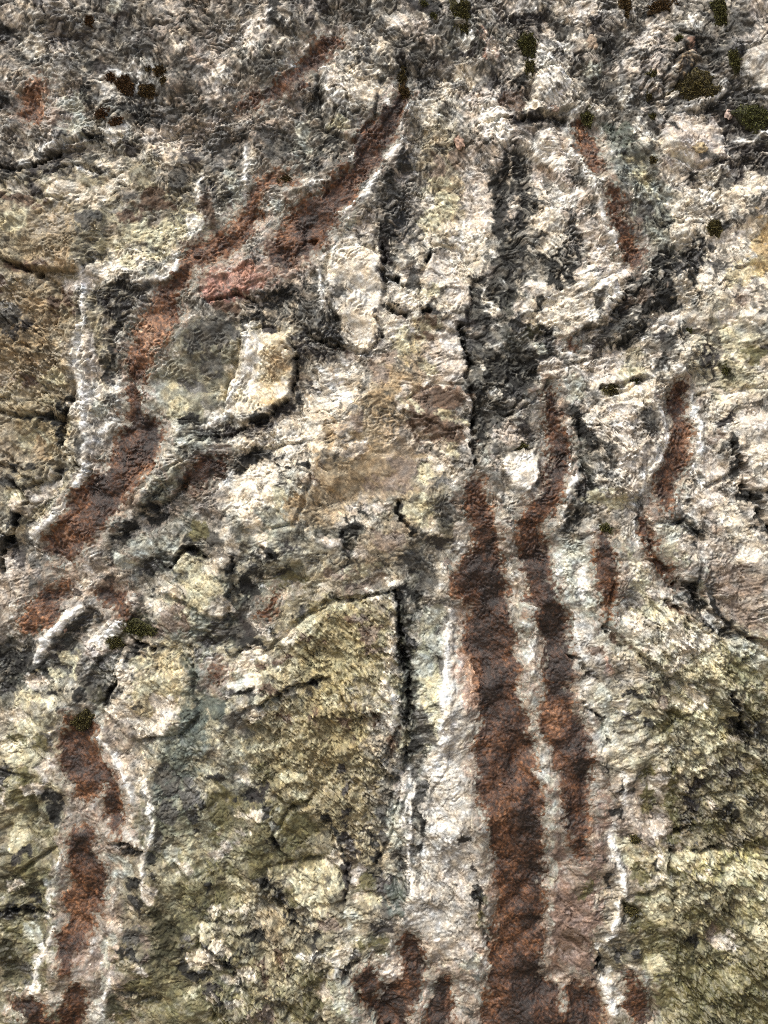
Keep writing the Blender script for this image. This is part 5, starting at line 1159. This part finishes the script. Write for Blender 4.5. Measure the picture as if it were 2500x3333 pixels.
face = tag(sub('rock_face', quads[owner == 0], CO, LIN, WET, M_ROCK), 'weathered cliff face of grey, cream and olive rock', None, None, 'structure')
for k, (pts, lift, tx, ty, lab) in enumerate(SLABS):
    q = quads[owner == k + 1]
    if len(q): tag(sub('rock_slab', q, CO, LIN, WET, M_ROCK, face), lab)

# ---------------------------------------------------------------- ground in front of the cliff
gxs = np.linspace(-60, 60, 121, dtype=np.float32); gys = np.linspace(-110, 6, 121, dtype=np.float32)
GXm, GYm = np.meshgrid(gxs, gys)
gz = fbm(GXm / 3, GYm / 3, 111, 3) * F(.04)
gi = np.arange(GXm.size).reshape(GXm.shape)
gq = np.stack([gi[:-1, :-1], gi[:-1, 1:], gi[1:, 1:], gi[1:, :-1]], -1).reshape(-1, 4)
gpig = np.array((.20, .17, .13)) * (1 + .25 * fbm(GXm, GYm, 115, 3))[..., None]
tag(build('ground', np.stack([GXm, GYm, gz], -1).reshape(-1, 3), gq, gpig.reshape(-1, 3), np.zeros(GXm.size), material('bare_earth', .7, .95, .5, 30)),
    'bare stony earth at the foot of the cliff', None, None, 'structure')

# ---------------------------------------------------------------- brown crusts
def height_at(px, py):
    i = int(np.clip(np.searchsorted(gy, py), 1, NY - 1)); j = int(np.clip(np.searchsorted(gx, px), 1, NX - 1))
    return float(hgt[i - 1:i + 2, j - 1:j + 2].mean())

RUST = np.array([(36, 25, 18), (64, 42, 28), (90, 60, 39), (118, 84, 60), (160, 128, 105)], np.float32)
core = np.zeros_like(PX)
for pts, dv in CORES:
    sl, m, d = mask(pts, 34, 12)
    core[sl] += m * F(dv)
for pts, tone, lab in STREAK:
    sl, m, d = mask(pts, 15, 13, .9)
    d = d + sp[sl] * F(5)
    x, y = PX[sl], PY[sl]
    w1, w2, c1 = worley(x / 9, y / 9, 6)
    gran = ss(.6, .1, w1)
    q = fbm(QX[sl] / 55, QY[sl] / 85, 121, 4, .6)
    d = d + n_b[sl] * F(38) + n_a[sl] * F(22) + n_w[sl] * F(8) - F(14)
    t = np.clip(-d / 26, -1, 1) * F(.0018) + q * F(.0015) + gran * F(.0012) * ss(4, -12, d) + s5[sl] * F(.0010) * ss(4, -12, d)
    keep = d < 9
    h = hgt[sl] + np.where(d > 3, -np.abs(t) - F(.003), t)
    q2 = fbm(QX[sl] / 120, QY[sl] / 260, 125, 3, .5)
    tt = np.clip(tone * 2.2 + .15 + .35 + q * 1.9 + q2 * 1.6 + ss(-34, 4, d) * .8 + (c1 - .5) * .5 + fine[sl] * .3, 0, 3.99)
    tt = np.clip(tt + core[sl], 0, 3.99)
    i = tt.astype(int); f = (tt - i)[..., None]
    c = RUST[i] * (1 - f) + RUST[i + 1] * f
    c = c * (1 + F(.3) * sp[sl][..., None] + (F(.42) * (c1 - F(.5)))[..., None])
    c = c * (1 + F(.42) * s5[sl] + F(.25) * sq[sl])[..., None]
    cover = ss(.25, .85, np.clip(F(.5) - (d + 6) / 70, 0, 1.3) + (c1 - F(.5)) * F(.5) + fine[sl] * F(.10) + n_b[sl] * F(.5) + ss(-20, -40, d) * F(.4))[..., None]
    c = BARE[sl] * (1 - cover) + c * cover
    ni, nj = x.shape
    loc = np.arange(ni * nj).reshape(ni, nj)
    qd = np.stack([loc[1:, :-1], loc[1:, 1:], loc[:-1, 1:], loc[:-1, :-1]], -1)
    kq = keep[1:, :-1] & keep[1:, 1:] & keep[:-1, 1:] & keep[:-1, :-1]
    if not kq.any(): continue
    o = sub('crust_streak', qd[kq], world_xyz(x, y, h).reshape(-1, 3), to_lin(c, .95).reshape(-1, 3), np.full(ni * nj, .8, np.float32), M_CRUST)
    tag(o, lab, 'crust streak', 'brown crust streaks down the rock')

# ---------------------------------------------------------------- moss cushions
def moss(px, py, rx, ry, a, brown, lab, seed):
    r = np.random.default_rng(900 + seed)
    n = 26; v = np.linspace(0, 1, n); rr = v ** .8
    th = np.linspace(0, 2 * np.pi, 40, endpoint=False)
    R_, TH = np.meshgrid(rr, th, indexing='ij')
    edge = 1 + .45 * gn(np.cos(TH) * 1.7, np.sin(TH) * 1.7, seed + 200) + .30 * gn(np.cos(TH) * 5, np.sin(TH) * 5, seed + 300)
    lx = R_ * np.cos(TH) * rx * edge; ly = R_ * np.sin(TH) * ry * edge
    X = px + lx * math.cos(a) - ly * math.sin(a); Y = py + lx * math.sin(a) + ly * math.cos(a)
    base = height_at(px, py)
    thick = min(rx, ry) * S * .42
    bump = gn(X / 7, Y / 7, seed) * .0035 + gn(X / 16, Y / 16, seed + 1) * .005
    h = base + thick * np.sqrt(np.clip(1 - R_ ** 2.4, 0, 1)) - .004 + bump * (1 - R_ ** 4)
    co = world_xyz(X.astype(np.float32), Y.astype(np.float32), h.astype(np.float32)).reshape(-1, 3)
    k = np.arange(n * 40).reshape(n, 40); k2 = np.roll(k, -1, 1)
    q = np.stack([k[:-1], k[1:], k2[1:], k2[:-1]], -1).reshape(-1, 4)
    g = np.array((52, 54, 26)) * (1 - brown) + np.array((58, 38, 22)) * brown
    pig = g[None, None] * (1 + .55 * gn(X / 6, Y / 6, seed + 5) + .3 * r.standard_normal(X.shape).clip(-1, 1))[..., None]
    cos = [co]; qs = [q]; pigs = [pig.reshape(-1, 3)]; off = len(co)
    nb = int(min(1600, 60 + rx * ry * .9))                 # little leaves standing out of the cushion
    ii = r.integers(0, 40 * (n - 3), nb)
    b0 = co[ii]
    L_ = r.uniform(.004, .009, nb)[:, None]
    dirs = r.standard_normal((nb, 3)); dirs[:, 1] = -np.abs(dirs[:, 1]) - .4; dirs /= np.linalg.norm(dirs, axis=1)[:, None]
    side = np.cross(dirs, r.standard_normal((nb, 3))); side /= np.linalg.norm(side, axis=1)[:, None]
    p0, p1, p2, p3 = b0 - side * .0011, b0 + side * .0011, b0 + dirs * L_ + side * .0004, b0 + dirs * L_ - side * .0004
    cos.append(np.stack([p0, p1, p2, p3], 1).reshape(-1, 3))
    qs.append(off + np.arange(nb * 4).reshape(-1, 4))
    lp = (g[None] * r.uniform(.6, 2.3, nb)[:, None])
    pigs.append(np.repeat(lp, 4, 0))
    co = np.concatenate(cos)
    o = build('moss_cushion', co, np.concatenate(qs), to_lin(np.concatenate(pigs)), np.full(len(co), .4), M_MOSS)
    tag(o, lab, 'moss', 'moss cushions on the rock')
for k, a in enumerate(MOSS):
    moss(*a, k)

# ---------------------------------------------------------------- embedded pebbles
for k, (px, py, rx, ry, a, c, lab) in enumerate(PEBBLES):
    n, mth = 14, 28
    ph = np.linspace(0, np.pi * .62, n); th = np.linspace(0, 2 * np.pi, mth, endpoint=False)
    PH, TH = np.meshgrid(ph, th, indexing='ij')
    wob = 1 + .4 * gn(np.cos(TH) * 1.5 + k, np.sin(TH) * 1.5, 400 + k)
    lx = np.sin(PH) * np.cos(TH) * rx * wob; ly = np.sin(PH) * np.sin(TH) * ry * wob
    X = px + lx * math.cos(a) - ly * math.sin(a); Y = py + lx * math.sin(a) + ly * math.cos(a)
    h = height_at(px, py) + .002 + np.cos(PH) * min(rx, ry) * S * .45 - .002 + gn(X / 8, Y / 8, k) * .003 + gn(X / 4, Y / 4, k) * .001
    co = world_xyz(X.astype(np.float32), Y.astype(np.float32), h.astype(np.float32)).reshape(-1, 3)
    kk = np.arange(n * mth).reshape(n, mth); k2 = np.roll(kk, -1, 1)
    q = np.stack([kk[:-1], kk[1:], k2[1:], k2[:-1]], -1).reshape(-1, 4)
    pig = np.array(c)[None, None] * .85 * (1 + .5 * gn(X / 10, Y / 10, k + 50))[..., None]
    o = build('pebble', co, q, to_lin(pig).reshape(-1, 3), np.full(len(co), .3), M_ROCK)
    tag(o, lab, 'pebble', 'pebbles set in the rock')
print('grid', NX, NY, 'tris', sum(len(o.data.polygons) for o in sc.objects if o.type == 'MESH') * 2)
